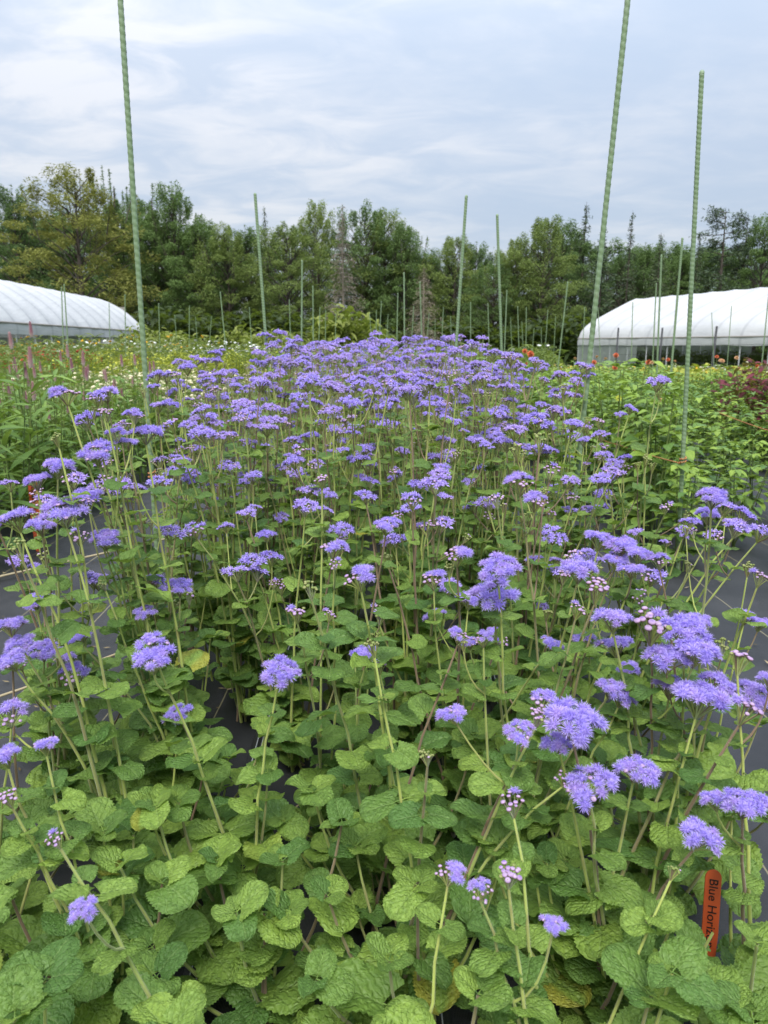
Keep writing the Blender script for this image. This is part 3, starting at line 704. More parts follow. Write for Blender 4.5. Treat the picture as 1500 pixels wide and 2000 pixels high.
tag_obj((1400, 1690), (1384, 1858), 0.90, 0.025, 0.124, 'Blue Horizon', 'bright orange plant tag stuck in by the ageratum leaves at the path', 0.0195, R(-14), M_ink, tilt=R(4))

# ------------------------------------------------------------------ celosia bed on the left
def spike():
    V = []; T = []; Uv = []
    for i in range(150):
        h = (i / 150) ** 0.9; a = i * 2.39996
        r = 0.0115 * (1 - h) ** 0.55 * (0.55 + 0.45 * min(1, h * 5)) + 0.0012
        p = np.array([r * math.cos(a), r * math.sin(a), h * 0.072]); d = np.array([math.cos(a) * 0.8, math.sin(a) * 0.8, 0.9]); s = np.array([-math.sin(a), math.cos(a), 0]); o = len(V)
        V += [p * [0.6, 0.6, 1] - s * 0.0022, p * [0.6, 0.6, 1] + s * 0.0022, p + d * 0.0055]
        Uv += [(0, h)] * 3; T.append((o, o + 1, o + 2))
    core = tube([(0, 0, 0), (0, 0, .02), (0, 0, .05), (0, 0, .07)], [.006, .008, .005, .001], 6)
    return join([G(V, T, Uv), core])
def spike_mat():
    m, n = mat('celosia_plume'); v = n.n('ShaderNodeSeparateXYZ', None, Vector=n.n('ShaderNodeUVMap').outputs[0]).outputs[1]
    c = n.mix(n.ramp(v, 0.05, 0.45), (0.64, 0.52, 0.48), n.mix(n.n('ShaderNodeObjectInfo').outputs['Random'], (0.46, 0.24, 0.29), (0.56, 0.36, 0.36)))
    return finish(m, n, c, 0.6, 0.2, 0.15)
SPIKE = to_mesh('plume', spike(), spike_mat())
def proto_celosia(split):
    t = thing('celosia_plant', 'celosia', 'flowering plant', (0, 0, 0), 'celosia plants in the left bed')
    lv = []
    for k in range(int(U(4, 7))):
        h = U(0.62, 0.98); a = U(0, 6.28); e = np.array([U(.02, .14) * math.cos(a), U(.02, .14) * math.sin(a), h])
        pts = bez((U(-.02, .02), U(-.02, .02), 0), (e[0] * .7, e[1] * .7, h * .5), e, 7)
        ob('stem', to_mesh('stem', tube(pts, np.linspace(.0045, .002, 7), 5), M_gstem), t)
        az = U(0, 6.28)
        for i in range(11):
            tt = 0.12 + 0.82 * i / 11; q = tt * 6; j = min(int(q), 5); p = pts[j] + (pts[j + 1] - pts[j]) * (q - j); az += 2.39996
            lv.append(frame(p, az, U(0.2, 0.95), U(-.3, .3), U(0.15, 0.23) * (1.1 - 0.5 * tt)))
        if rng.random() < 0.48: ob('plume', SPIKE, t, updir(e, (e[0] * .4, e[1] * .4, 1), 0, U(0.95, 1.3)))
    if split:
        for m in lv: ob('leaf', CEL_ME[int(U(0, 6))], t, m)
    else: ob('foliage', to_mesh('foliage', join([CEL[int(U(0, 6))].tf(m) for m in lv]), M_celleaf), t, kind='stuff')
    return t
cel_n = [proto_celosia(True) for _ in range(4)]; cel_f = [proto_celosia(False) for _ in range(4)]
used = set(); row = 0; cn = 0
for y in np.arange(2.45, 6.6, 0.30):
    for ci, x in enumerate(np.arange(-1.82, -4.6, -0.30)):
        xx, yy = x + U(-.06, .06), y + U(-.06, .06)
        if abs(xx) / yy > 0.66 or (ci > 4 and yy < 3): continue
        nearp = yy < 4.0 and ci < 4
        lab = f'celosia with narrow leaves and pink plumes, {nth(ci)} from the path in {["nearest","second","third","fourth","fifth","sixth"][int(row)]} row' if nearp else f'pink plumed celosia, {nth(ci)} from the left path in the {nth(row)} celosia row'
        pr = cel_n if nearp else cel_f
        place(pr, used, int(U(0, 4)), (xx, yy, 0.0), U(0, 6.28), U(0.98, 1.14) if nearp else U(0.84, 1.0), lab, 'celosia plants in the left bed')
    row += 1

# ------------------------------------------------------------------ generic flower plants for the field beyond
def bloom_disc(n, r, lay=1, cup=0.3):
    V = []; T = []; Uv = []
    for l in range(lay):
        rr = r * (1 - 0.22 * l); z0 = 0.25 * r * l
        for i in range(n):
            a = 6.2832 * (i + 0.5 * (l % 2)) / n + U(-.08, .08); d = np.array([math.cos(a), math.sin(a), 0]); s = np.array([-math.sin(a), math.cos(a), 0]) * rr * 3.0 / n * 0.9; o = len(V)
            tip = d * rr + np.array([0, 0, z0 + cup * rr * (0.2 + 0.5 * l)]); mid = d * rr * 0.6 + np.array([0, 0, z0 + cup * rr * .3])
            V += [np.array([0, 0, z0]), mid + s, tip, mid - s]; T += [(o, o + 1, o + 2), (o, o + 2, o + 3)]; Uv += [(0, 0), (0, .6), (0, 1), (0, .6)]
    return G(V, T, Uv)
def flower_proto(name, leaf_g, lmat, hmin, hmax, spread, nl, ls, bloom_me, nb, bs, group, branchy=True, stem=True):
    t = thing(name, name, 'flowering plant' if bloom_me else 'plant', (0, 0, 0), group)
    lv = []; st = []
    for k in range(nl):
        a = U(0, 6.28); r = spread * math.sqrt(U(0, 1)); h = hmax * (1 - 0.25 * (r / spread) ** 2) * U(0.12, 0.98)
        lv.append(frame((r * math.cos(a), r * math.sin(a), h), U(0, 6.28), U(-.3, .8), U(-.5, .5), ls * U(0.7, 1.25)))
    for k in range(6):
        a = U(0, 6.28); r = spread * U(.2, .9); st.append(tube(bez((0, 0, 0), (r * .5 * math.cos(a), r * .5 * math.sin(a), hmax * .5), (r * math.cos(a), r * math.sin(a), hmax * U(.8, .98)), 5), .004, 4))
    fo = to_mesh('foliage', join([leaf_g[int(U(0, len(leaf_g)))].tf(m) for m in lv]), lmat)
    ob('foliage', fo, t, kind='stuff'); ob('stems', to_mesh('stems', join(st), M_gstem), t, kind='stuff')
    for k in range(nb):
        a = U(0, 6.28); r = spread * math.sqrt(U(0, 1)); h = U(hmin, hmax)
        b = np.array([r * math.cos(a), r * math.sin(a), h])
        sm = to_mesh('flower_stalk', tube(bez(b * [.6, .6, .55], b * [.8, .8, .8], b, 4), .002, 3), M_gstem) if stem and k < 8 else None
        f = ob('bloom', bloom_me[k % len(bloom_me)], t, updir(b, (U(-.4, .4), U(-.7, .3), 1), U(0, 6), bs * U(.75, 1.2)))
        if sm: ob('flower_stalk', sm, t)
    return t
GEN = [leaf(4, 2, U(0.16, 0.3), 0, .4, 0, U(.1, .6), .1, 0, .12, 0, k, tip=1.0, base=.45) for k in range(4)]
FINE = [leaf(4, 2, U(0.05, 0.09), 0, .4, 0, U(.1, .6), .1, 0, .12, 0, k, tip=1.0, base=.45) for k in range(4)]
def lm(name, a, b): return leaf_mat(name, a, b, tuple(min(1, x * 1.3) for x in b), bstr=0.15)
def bl(name, c0, c1, n=12, lay=2, cup=.4, var=2): 
    m = simple(name, c0, c1, 0.6, 0.2, 0.2); return [to_mesh('bloom', bloom_disc(n, 1.0, lay, cup), m) for _ in range(var)]
B_red = bl('red_bloom', (0.36, 0.035, 0.02), (0.42, 0.08, 0.04)); B_cream = bl('cream_bloom', (0.72, 0.66, 0.42), (0.78, 0.74, 0.55), 9, 2)
B_yel = bl('yellow_bloom', (0.65, 0.46, 0.03), (0.70, 0.36, 0.03)); B_wht = bl('white_bloom', (0.72, 0.74, 0.70), (0.80, 0.80, 0.76), 10, 1)
B_lime = bl('lime_bloom', (0.42, 0.46, 0.05), (0.55, 0.55, 0.08), 8, 1)
def dahlia_bloom():
    gs = [bloom_disc(14, 1.0 - 0.13 * l, 1, 0.15 + 0.5 * l) .tf(np.diag([1, 1, 1, 1.0]) + np.array([[0, 0, 0, 0], [0, 0, 0, 0], [0, 0, 0, 0.14 * l], [0, 0, 0, 0]])) for l in range(6)]
    return join(gs)
B_coral = [to_mesh('bloom', dahlia_bloom(), simple('coral_bloom', (0.62, 0.13, 0.05), (0.70, 0.24, 0.12), .6, .2, .2))]
B_peach = [to_mesh('bloom', dahlia_bloom(), simple('peach_bloom', (0.70, 0.40, 0.20), (0.72, 0.50, 0.30), .6, .2, .2))]
L_mid = lm('bed_foliage', (0.12, 0.18, 0.045), (0.22, 0.28, 0.08)); L_lime = lm('lime_foliage', (0.26, 0.30, 0.04), (0.42, 0.44, 0.07))
L_grey = lm('soft_green_foliage', (0.17, 0.22, 0.07), (0.27, 0.32, 0.12)); L_purple = lm('purple_foliage', (0.085, 0.012, 0.024), (0.17, 0.024, 0.045))

def bed(protos, xs, ys, jit, label, group, smin=0.85, smax=1.12, keep=1.0):
    us = set(); side = 'right' if xs[-1] <= 0 else 'left'
    for ri, y in enumerate(ys):
        for ci, x in enumerate(xs[::-1] if side == 'right' else xs):
            if rng.random() > keep: continue
            xx, yy = x + U(-jit, jit), y + U(-jit, jit)
            u = xx / yy
            if abs(u) > 0.66: continue
            place(protos, us, int(U(0, len(protos))), (xx, yy, gz(xx, yy)), U(0, 6.28), U(smin, smax), f'{label}, {nth(ci)} from {side} in {nth(ri)} row', group)
cream = [flower_proto('cream_flower_plant', FINE, L_grey, .45, .66, .22, 110, .10, B_cream, 26, .020, 'cream flowers', stem=False) for _ in range(3)]
bed(cream, np.arange(-3.4, -1.5, .42), np.arange(6.2, 9.6, .42), .08, 'cream flowered plant left of the ageratum', 'cream flowers beside the ageratum')
lime = [flower_proto('lime_flower_plant', FINE, L_lime, .62, .84, .26, 150, .12, B_lime, 30, .018, 'lime', stem=False) for _ in range(3)]
bed(lime, np.arange(-4.9, -1.5, .5), np.arange(9.8, 14.5, .55), .1, 'lime green plant beyond the cream flowers', 'lime green flowers')
red = [flower_proto('red_flower_plant', FINE, L_mid, .72, .86, .28, 150, .13, B_red, 12, .021, 'red', stem=False) for _ in range(3)]
bed(red, np.arange(-8.4, -3.6, .55), np.arange(7.4, 12.6, .6), .12, 'red flowered plant behind the celosia', 'red flowers behind the celosia')
tall = [flower_proto('tall_field_plant', FINE, L_grey, .9, 1.14, .36, 190, .17, B_yel + B_wht, 5, .035, 'tall', stem=False) for _ in range(4)]
bed(tall, np.arange(-13.5, -4.4, .75), np.arange(13.5, 19.5, .8), .2, 'tall soft green plant before the left tunnel', 'tall field plants before the left tunnel')
white = [flower_proto('white_flower_plant', FINE, L_mid, .85, 1.05, .3, 150, .14, B_wht, 9, .035, 'white', stem=False) for _ in range(3)]
bed(white, np.arange(-6.0, -2.4, .62), np.arange(15.2, 19.0, .7), .15, 'white flowered plant behind the lime strip', 'white flowers by the far stakes')
# dahlias on the right
def proto_dahlia(split, nb, h=0.85):
    t = thing('dahlia_plant', 'dahlia', 'dahlia', (0, 0, 0), 'dahlia plants in the right beds'); lv = []
    for k in range(int(U(5, 8))):
        hh = h * U(.7, 1.05); a = U(0, 6.28); r = U(.04, .22); e = np.array([r * math.cos(a), r * math.sin(a), hh])
        pts = bez((U(-.03, .03), U(-.03, .03), 0), (e[0] * .6, e[1] * .6, hh * .5), e, 6)
        ob('stem', to_mesh('stem', tube(pts, np.linspace(.006, .003, 6), 5), M_gstem), t); az = U(0, 6.28)
        for i in range(6):
            tt = .2 + .8 * i / 5; q = tt * 5; j = min(int(q), 4); p = pts[j] + (pts[j + 1] - pts[j]) * (q - j); az += 1.57
            for sg_ in (0, math.pi):
                d = az + sg_ + U(-.2, .2); el = U(-.1, .55)
                stalk = 0.05 * (1.2 - .5 * tt); c0 = p + np.array([math.cos(d), math.sin(d), .4]) * stalk
                for da in ((0, .75, -.75) if rng.random() < .55 else (0,)):
                    lv.append(frame(c0 if da == 0 else p + (c0 - p) * .7, d + da, el, U(-.3, .3), U(.09, .14) * (1.15 - .4 * tt) * (1 if da == 0 else .8)))
    if split:
        for m in lv: ob('leaf', DAH_ME[int(U(0, 6))], t, m)
    else: ob('foliage', to_mesh('foliage', join([DAH[int(U(0, 6))].tf(m) for m in lv]), M_dahleaf), t, kind='stuff')
    for k in range(nb):
        a = U(0, 6.28); b = np.array([.15 * math.cos(a), .15 * math.sin(a), h * U(1.08, 1.22)])
        ob('flower_stalk', to_mesh('flower_stalk', tube(bez(b * [.5, .5, .6], b * [.8, .8, .8], b, 4), .0028, 4), M_gstem), t)
        ob('bloom', (B_coral if rng.random() < .7 else B_peach)[0], t, updir(b, (U(-.4, .4), -.7, .8), 0, U(.028, .04)))
    return t
DG = 'dahlia plants in the right beds'
dn = [proto_dahlia(True, 0) for _ in range(4)]; df = [proto_dahlia(False, 0) for _ in range(4)]; dfl = [proto_dahlia(False, 2) for _ in range(3)]
us_n, us_f = set(), set(); row = 0
for y in np.arange(3.05, 12.0, 0.36):
    for ci, x in enumerate(np.arange(1.36, 9.5, 0.42)):
        xx, yy = x + U(-.07, .07), y + U(-.08, .08)
        if ci in (3, 8, 13): continue
        if xx / yy > 0.63 or xx / yy < 0.16: continue
        if 3.45 < xx < 6.0 and 6.6 < yy < 8.0: continue
        if yy < 4.3 and ci < 3:
            place(dn, us_n, int(U(0, 4)), (xx, yy, 0.0), U(0, 6.28), U(.58, .70) if xx / yy > .40 else U(.86, 1.02), f'leafy green dahlia, {nth(ci)} from the narrow path in {["nearest","second","third","fourth"][row]} dahlia row', DG)
        elif yy > 8.3 and rng.random() < .22:
            place(dfl, us_f, int(U(0, 3)), (xx, yy, gz(xx, yy)), U(0, 6.28), U(.70, .84), f'dahlia carrying coral ball blooms, {nth(ci)} from the narrow path in the {nth(row)} dahlia row', DG)
        else:
            place(df, us_f, int(U(0, 4)), (xx, yy, gz(xx, yy)), U(0, 6.28), U(.60, .70) if xx / yy > .40 else U(.70, .86), f'leafy green dahlia, {nth(ci)} from the narrow path in the {nth(row)} dahlia row', DG)
    row += 1
# single blooms seen against the tunnel and the trees
def bloom_plant(px, py, D, me, s, label):
    top = P(px, py, D); t = thing('dahlia_plant', label, 'dahlia', (top[0], top[1], gz(top[0], top[1])), DG)
    h = top[2] - gz(top[0], top[1]); lv = []
    ob('stem', to_mesh('stem', tube(bez((0.03, 0, 0), (0.05, 0, h * .5), (0, 0, h), 6), .004, 5), M_gstem), t)
    for i in range(16):
        a = i * 2.4; z = h * U(.15, .86); lv.append(frame((0.03, 0, z), a, U(0, .6), 0, U(.1, .16)))
    ob('foliage', to_mesh('foliage', join([DAH[int(U(0, 6))].tf(m) for m in lv]), M_dahleaf), t, kind='stuff')
    ob('bloom', me[0], t, updir((0, 0, h), (U(-.2, .2), -1, .5), 0, s))
bloom_plant(1036, 692, 6.0, B_coral, .034, 'dahlia with large orange ball bloom just right of the ageratum end')
bloom_plant(1025, 686, 7.5, B_coral, .03, 'dahlia with red-orange bloom just left of the large orange bloom')
bloom_plant(1005, 702, 8.0, B_peach, .026, 'dahlia with small peach bloom low beside the ageratum end')
bloom_plant(1203, 694, 8.2, B_coral, .034, 'dahlia with red bloom before the tunnel end wall')
bloom_plant(1160, 708, 7.8, B_coral, .032, 'dahlia with red bloom close beside the leaning stake')
bloom_plant(1201, 718, 7.2, B_coral, .030, 'dahlia with low scarlet bloom below the tunnel end wall')
bloom_plant(1286, 780, 4.2, B_peach, .022, 'dahlia with half-open peach bloom left of the twine-tied stake')
bloom_plant(1208, 778, 4.4, B_lime, .022, 'dahlia with a round yellow-green bud in the near right bed')
bloom_plant(1265, 708, 8.6, B_coral, .030, 'dahlia with rusty bloom standing before the thin tunnel stakes')
purple = [flower_proto('purple_leaf_plant', GEN, L_purple, .5, .80, .30, 240, .09, None, 0, .02, 'purple') for _ in range(3)]
bed(purple, np.arange(3.78, 6.0, .36), np.arange(6.75, 7.7, .34), .06, 'burgundy leaved plant among the dahlias', 'burgundy plants in the right bed')
limer = [flower_proto('yellow_green_plant', GEN, L_lime, .40, .60, .3, 150, .12, B_yel + B_cream, 6, .026, 'yg', stem=False) for _ in range(3)]
bed(limer, np.arange(3.4, 11.5, .62), np.arange(12.4, 16.5, .66), .15, 'yellow-green plant before the right tunnel', 'yellow-green plants before the right tunnel')
wlow = [flower_proto('pale_flower_plant', FINE, L_grey, .35, .52, .32, 130, .14, B_wht, 8, .03, 'pale', stem=False) for _ in range(3)]
bed(wlow, np.arange(0.2, 12.5, .85), np.arange(17.0, 23.5, .95), .2, 'pale flowered plant by the tunnel fence', 'pale flowered plants by the fence')
bed([flower_proto('mixed_field_plant', FINE, L_mid, .8, 1.0, .36, 160, .16, B_wht, 2, .03, 'mix', stem=False) for _ in range(3)],
    np.arange(-2.2, 2.6, .6), np.arange(11.5, 19.0, .75), .15, 'low green plant beyond the ageratum end', 'field plants beyond the ageratum')

# ------------------------------------------------------------------ high tunnels
def film_mat():
    m, n = mat('white_greenhouse_film')
    tc = n.n('ShaderNodeTexCoord').outputs['Object']; uv = n.n('ShaderNodeUVMap').outputs[0]
    wr = n.noise(n.n('ShaderNodeMapping', None, Vector=uv, Scale=(1.0, 26.0, 1.0)).outputs[0], 2.2, 5, .6, .6)
    c = n.mix(n.ramp(n.noise(tc, .7, 5, .65), .35, .75), (0.56, 0.565, 0.57), (0.46, 0.47, 0.48))
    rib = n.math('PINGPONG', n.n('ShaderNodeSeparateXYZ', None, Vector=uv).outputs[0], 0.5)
    c = n.mix(n.ramp(rib, 0.03, 0.07, 0.55, 0.0), c, (0.36, 0.37, 0.385))  # hoops shading through the film, painted into its colour as darker bands
    return finish(m, n, c, 0.55, 0.3, 0.16, (0.6, 0.61, 0.62), wr, 0.4, 0.06)
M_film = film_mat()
M_clear = finish(*(lambda mn: (mn[0], mn[1], mn[1].mix(mn[1].noise(mn[1].n('ShaderNodeTexCoord').outputs['Object'], 1.5, 4), (.55, .6, .58), (.7, .74, .73))))(mat('clear_side_film')), 0.35, 0.5, 0.2, None, None, alpha=0.35)
M_metal = simple('galvanised_steel', (0.38, 0.39, 0.40), (0.48, 0.49, 0.5), 0.45, 0.5, 0, 12)
M_wood = simple('weathered_board', (0.22, 0.20, 0.18), (0.34, 0.32, 0.29), 0.8, 0.2, 0, 9)
def tunnel(label, p_far, axis, length, hw, z_eave, z_ridge, gnd, gothic, ribs):
    """p_far: ridge foot at the far end; axis points to the near end"""
    ax = np.array([axis[0], axis[1], 0.0]); ax /= np.linalg.norm(ax); sx = np.array([-ax[1], ax[0], 0.0])
    t = thing('high_tunnel', label, 'greenhouse', (p_far[0], p_far[1], gnd))
    H, E = z_ridge - gnd, z_eave - gnd
    def prof(s):                               # s from -1 to 1 across
        a = abs(s)
        z = E + (H - E) * (float(np.interp(a, [0, .04, .55, .78, .88, .95, .985, 1], [1, .985, .60, .415, .31, .20, .09, 0])) if gothic else max(0, 1 - a ** 1.8) ** .80)
        return s * hw, z
    ss = np.sin(np.linspace(-np.pi / 2, np.pi / 2, 25))
    n = ribs * 4; V = []; Uv = []
    for i in range(n + 1):
        ph = (i % 4) / 4; sag = (0.045 if gothic else 0.11) * math.sin(math.pi * ph)
        for s in ss:
            x, z = prof(s); nx, nz = x / hw, (z - E) / (H - E) + .3; l = math.hypot(nx, nz)
            V.append(ax * (length * i / n) + sx * (x - sag * nx / l) + np.array([0, 0, z - sag * nz / l])); Uv.append((i / 4.0, (s + 1) / 2))
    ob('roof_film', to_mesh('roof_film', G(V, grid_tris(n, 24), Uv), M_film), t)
    for sgn in (-1, 1):
        a0 = sx * sgn * (hw + 0.02)
        V = []
        for i in range(n + 1):
            for q, dz in ((0.0, 0.03), (0.03, -0.16), (0.02, -0.34)):
                V.append(ax * (length * i / n) + a0 + sx * sgn * (q + .012 * math.sin(i * 1.3)) + np.array([0, 0, E + dz + (.012 * math.sin(i * .9) if dz < -.3 else 0)]))
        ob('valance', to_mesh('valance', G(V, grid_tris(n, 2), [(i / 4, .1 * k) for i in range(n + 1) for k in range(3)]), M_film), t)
        ob('hip_rail', to_mesh('hip_rail', tube([a0 + ax * 0 + [0, 0, E], a0 + ax * length + [0, 0, E]], .035, 6), M_wood), t)
        q0, q1 = (0.0, length * .22)
        V = [a0 * .995 + ax * q + np.array([0, 0, z]) for q in (q0, q1) for z in (0.02, E - .02)]
        ob('side_film', to_mesh('side_film', G(V, grid_tris(1, 1), [(0, 0), (0, 1), (1, 0), (1, 1)]), M_clear), t)
        for i in range(ribs + 1):
            b = a0 * .985 + ax * (length * i / ribs)
            ob('side_post', to_mesh('side_post', tube([b, b + np.array([0, 0, E])], .03, 6), M_metal), t)
    for i in range(0, ribs + 1):
        pts = [ax * (length * i / ribs) + sx * prof(s)[0] * .985 + np.array([0, 0, prof(s)[1] - .06]) for s in ss[::2]]
        ob('hoop', to_mesh('hoop', tube(pts, .026, 5), M_metal), t)
    ew = [ax * 0.01 + sx * prof(s)[0] * .98 + np.array([0, 0, prof(s)[1] - .03]) for s in ss]
    V = np.vstack([ew, [[v[0], v[1], 0.02] for v in ew]]); k = len(ew)
    ob('end_wall', to_mesh('end_wall', G(V, [x for i in range(k - 1) for x in ((i, i + 1, k + i + 1), (i, k + i + 1, k + i))], V[:, :2]), M_clear), t)
    return t
rf = P(1242, 583, 40.0)
tunnel('white high tunnel with peaked roof and open side beyond the dahlias', (rf[0], 40.0), (0.092, -0.27), 22.0, 3.45, 0.80 + 0.48, rf[2], gz(rf[0], 40), True, 16)
lf = P(170, 580, 38.0)
tunnel('white round-roofed high tunnel before the trees beside the celosia', (lf[0], 38.0), (0.075, -1.0), 20.0, 2.75, P(262, 650, 38.0)[2] + .06, lf[2], gz(lf[0], 38.0), False, 14)
# crops seen through the open tunnel side
bush_l = lm('bush_foliage', (0.06, 0.095, 0.025), (0.11, 0.155, 0.04)); bush_y = lm('yellow_bush_foliage', (0.15, 0.19, 0.035), (0.25, 0.28, 0.06))
def bush(name, m, h, spread, nl, ls): 
    return flower_proto(name, GEN, m, h * .7, h, spread, nl, ls, None, 0, .1, name, stem=False)
crop = [bush('tunnel_crop', bush_l, 1.15, .55, 260, .2) for _ in range(2)]
us = set()
for qi, q in enumerate(np.arange(2, 21, 1.4)):
    for sxx in (-1.4, 1.2):
        axn = np.array([.092, -.27]) / math.hypot(.092, .27); pp = np.array([rf[0], 40.0]) + axn * q + np.array([-axn[1], axn[0]]) * sxx
        place(crop, us, int(U(0, 2)), (pp[0], pp[1], gz(*pp)), U(0, 6), U(.8, 1.1), f'green crop bush inside the right tunnel, {nth(qi)} from its far end, {"left" if sxx < 0 else "right"} row', 'crops inside the right tunnel')
M_crate = simple('grey_white_plastic', (0.45, 0.46, 0.47), (0.6, 0.6, 0.6), .6, .3, 0, 5)
for k in range(5):
    x, y = -14.2 + k * .55 + U(-.1, .1), 29.5 + k * .5
    t = thing('seedling_bench', f'low pale bench in the open side of the left tunnel, {nth(k)} from the left', 'bench', (x, y, gz(x, y)), 'benches in the left tunnel')
    ob('top', to_mesh('top', box(-.28, -.4, 1.05, .28, .4, 1.10), M_crate, False), t)
    for a in (-.24, .24):
        for b in (-.36, .36): ob('leg', to_mesh('leg', box(a - .02, b - .02, 0, a + .02, b + .02, 1.05), M_wood, False), t)
    for q in range(3): ob('tray', to_mesh('tray', box(-.24, -.36 + q * .25, 1.102, .24, -.14 + q * .25, 1.18 + U(0, .06)), M_crate, False), t)
# black fence before the right tunnel
M_black = simple('black_steel', (0.02, 0.021, 0.024), (0.035, 0.035, 0.04), .5, .4, 0, 10)
ft = thing('wire_fence', 'black posts and thin wires of the fence before the right tunnel', 'fence', (8, 26, gz(8, 26)))
posts = [P(1208, 640, 29.0), P(1294, 640, 27.0), P(1400, 637, 24.5), P(1520, 632, 22.0)]
fb = np.array([8, 26, gz(8, 26)])
for p in posts: ob('post', to_mesh('post', tube([np.array([p[0], p[1], gz(p[0], p[1])]) - fb, p - fb], .035, 6, cap=True), M_black), ft)
for z in (.25, .55, .85, 1.15):
    ob('wire', to_mesh('wire', tube([np.array([p[0], p[1], gz(p[0], p[1]) + z]) - fb for p in posts], .006, 4), M_black), ft)
# weathered board on posts past the left tunnel
bt = thing('wooden_barrier', 'grey weathered board on two posts past the left tunnel end', 'barrier', (*P(225, 605, 44)[:2], gz(*P(225, 605, 44)[:2])))
zb = P(225, 605, 44)[2] - bt.location.z
ob('board', to_mesh('board', box(-.62, -.03, zb - .15, .62, .03, zb + .15), M_wood, False), bt)
for a in (-.5, .5): ob('post', to_mesh('post', box(a - .05, .035, 0, a + .05, .13, zb + .1), M_wood, False), bt)

# ------------------------------------------------------------------ trees
def tleaf(name, c0, c1, tr=.38):
    m, n = mat(name); r = rnd(n); o = n.n('ShaderNodeObjectInfo').outputs['Random']
    c = n.mix(r, c0, c1); c = n.mix(n.math('MULTIPLY', o, .6), c, (c1[0] * 1.08, c1[1] * 1.08, c1[2] * .9))
    return finish(m, n, c, .65, .2, tr)
T_dec = tleaf('broadleaf', (0.088, 0.145, 0.050), (0.155, 0.235, 0.080)); T_yel = tleaf('yellowish_broadleaf', (0.190, 0.205, 0.050), (0.275, 0.285, 0.075))
T_ev = tleaf('conifer_needles', (0.050, 0.078, 0.046), (0.092, 0.128, 0.066), .05); T_dead = tleaf('dead_twigs', (0.17, 0.14, 0.11), (0.27, 0.23, 0.19), .0)
T_light = tleaf('light_broadleaf', (0.140, 0.195, 0.055), (0.225, 0.290, 0.085))
M_bark = simple('bark', (0.055, 0.045, 0.038), (0.12, 0.10, 0.085), .9, .1, 0, 6)
SPRAY = G([(-.5, 0, 0), (0, .12, .05), (.5, 0, -.04), (0, -.12, .04)], [(0, 1, 2), (0, 2, 3)], [(0, 0), (.5, 1), (1, 0), (.5, 0)])
def rot_rand(k, flat=.6):
    q = rng.normal(size=(k, 3)); q[:, 2] = np.abs(q[:, 2]) + flat; q /= np.linalg.norm(q, axis=1)[:, None]
    a = np.cross(q, rng.normal(size=(k, 3))); a /= np.linalg.norm(a, axis=1)[:, None]; b = np.cross(q, a)
    return np.stack([a, b, q], -1)
def sprays(pts, size, flat=.6):
    k = len(pts); M = np.zeros((k, 4, 4)); M[:, 3, 3] = 1; M[:, :3, :3] = rot_rand(k, flat) * (size * rng.uniform(.6, 1.35, k))[:, None, None]; M[:, :3, 3] = pts
    return SPRAY.many(M)
def broad(h, wd, n, leafm, cbase=.10, size=.25, upright=False):
    t = thing('broadleaf_tree', 'tree', 'tree', (0, 0, 0)); trunk = [tube([(0, 0, -.2), (.1, 0, h * .4), (U(-.2, .2), .1, h * .85)], [h * .018, h * .012, .03], 7)]
    pts = []; nb = 90
    for i in range(nb):
        f = (i + .5) / nb; z = h * (cbase + ((.74 if upright else 1) - cbase) * f); prof = (1 - f ** 2.4) ** .5 * (.55 + .45 * min(1, f * 3)) + .05 if not upright else (1 - f) ** .55 * .9 + .1
        a = i * 2.39996 + U(-.4, .4); r = wd * prof * U(.35, 1.0); c = np.array([r * math.cos(a), r * math.sin(a), z + U(-.3, .3)])
        br = U(.45, .95) * wd * .36 * (1.1 - .5 * f)
        k = n // nb; d = rng.normal(size=(k, 3)); d /= np.linalg.norm(d, axis=1)[:, None]; d *= (rng.uniform(.25, 1, k) ** .5)[:, None]
        d[:, 2] = d[:, 2] * .5 + .1 ; d = d * br
        if upright or f > .8: d[:, 2] = d[:, 2] * 2.4; d[:, :2] *= .55
        d += np.outer(rng.uniform(0, 1, k) ** 2, np.array([math.cos(a) * .5, math.sin(a) * .5, .1]) * br)
        pts.append(c + d)
        trunk.append(tube(bez((0, 0, max(h * .12, z - r * .9)), (c[0] * .5, c[1] * .5, z - r * .25), c, 5), np.linspace(.055, .012, 5), 4))
    # leader shoots give the top an uneven edge
    for i in range(30 if upright else 22):
        a = U(0, 6.28); r = wd * U(0, .85); z0 = h * ((U(.5, .68) if upright else U(.74, .9)) - .10 * (r / wd)); L = h * (U(.12, .34) if upright else U(.08, .19)); k = 170 if upright else 44; f = rng.uniform(0, 1, k)
        q = np.stack([r * math.cos(a) + rng.normal(0, .20, k) * (1.05 - f), r * math.sin(a) + rng.normal(0, .20, k) * (1.05 - f), z0 + f * L], -1); pts.append(q)
        trunk.append(tube([(r * .8 * math.cos(a), r * .8 * math.sin(a), z0 - .5), (r * math.cos(a), r * math.sin(a), z0 + L)], [.03, .008], 4))
    ob('trunk', to_mesh('trunk', join(trunk), M_bark), t); ob('crown', to_mesh('crown', sprays(np.vstack(pts), size), leafm), t, kind='stuff'); return t
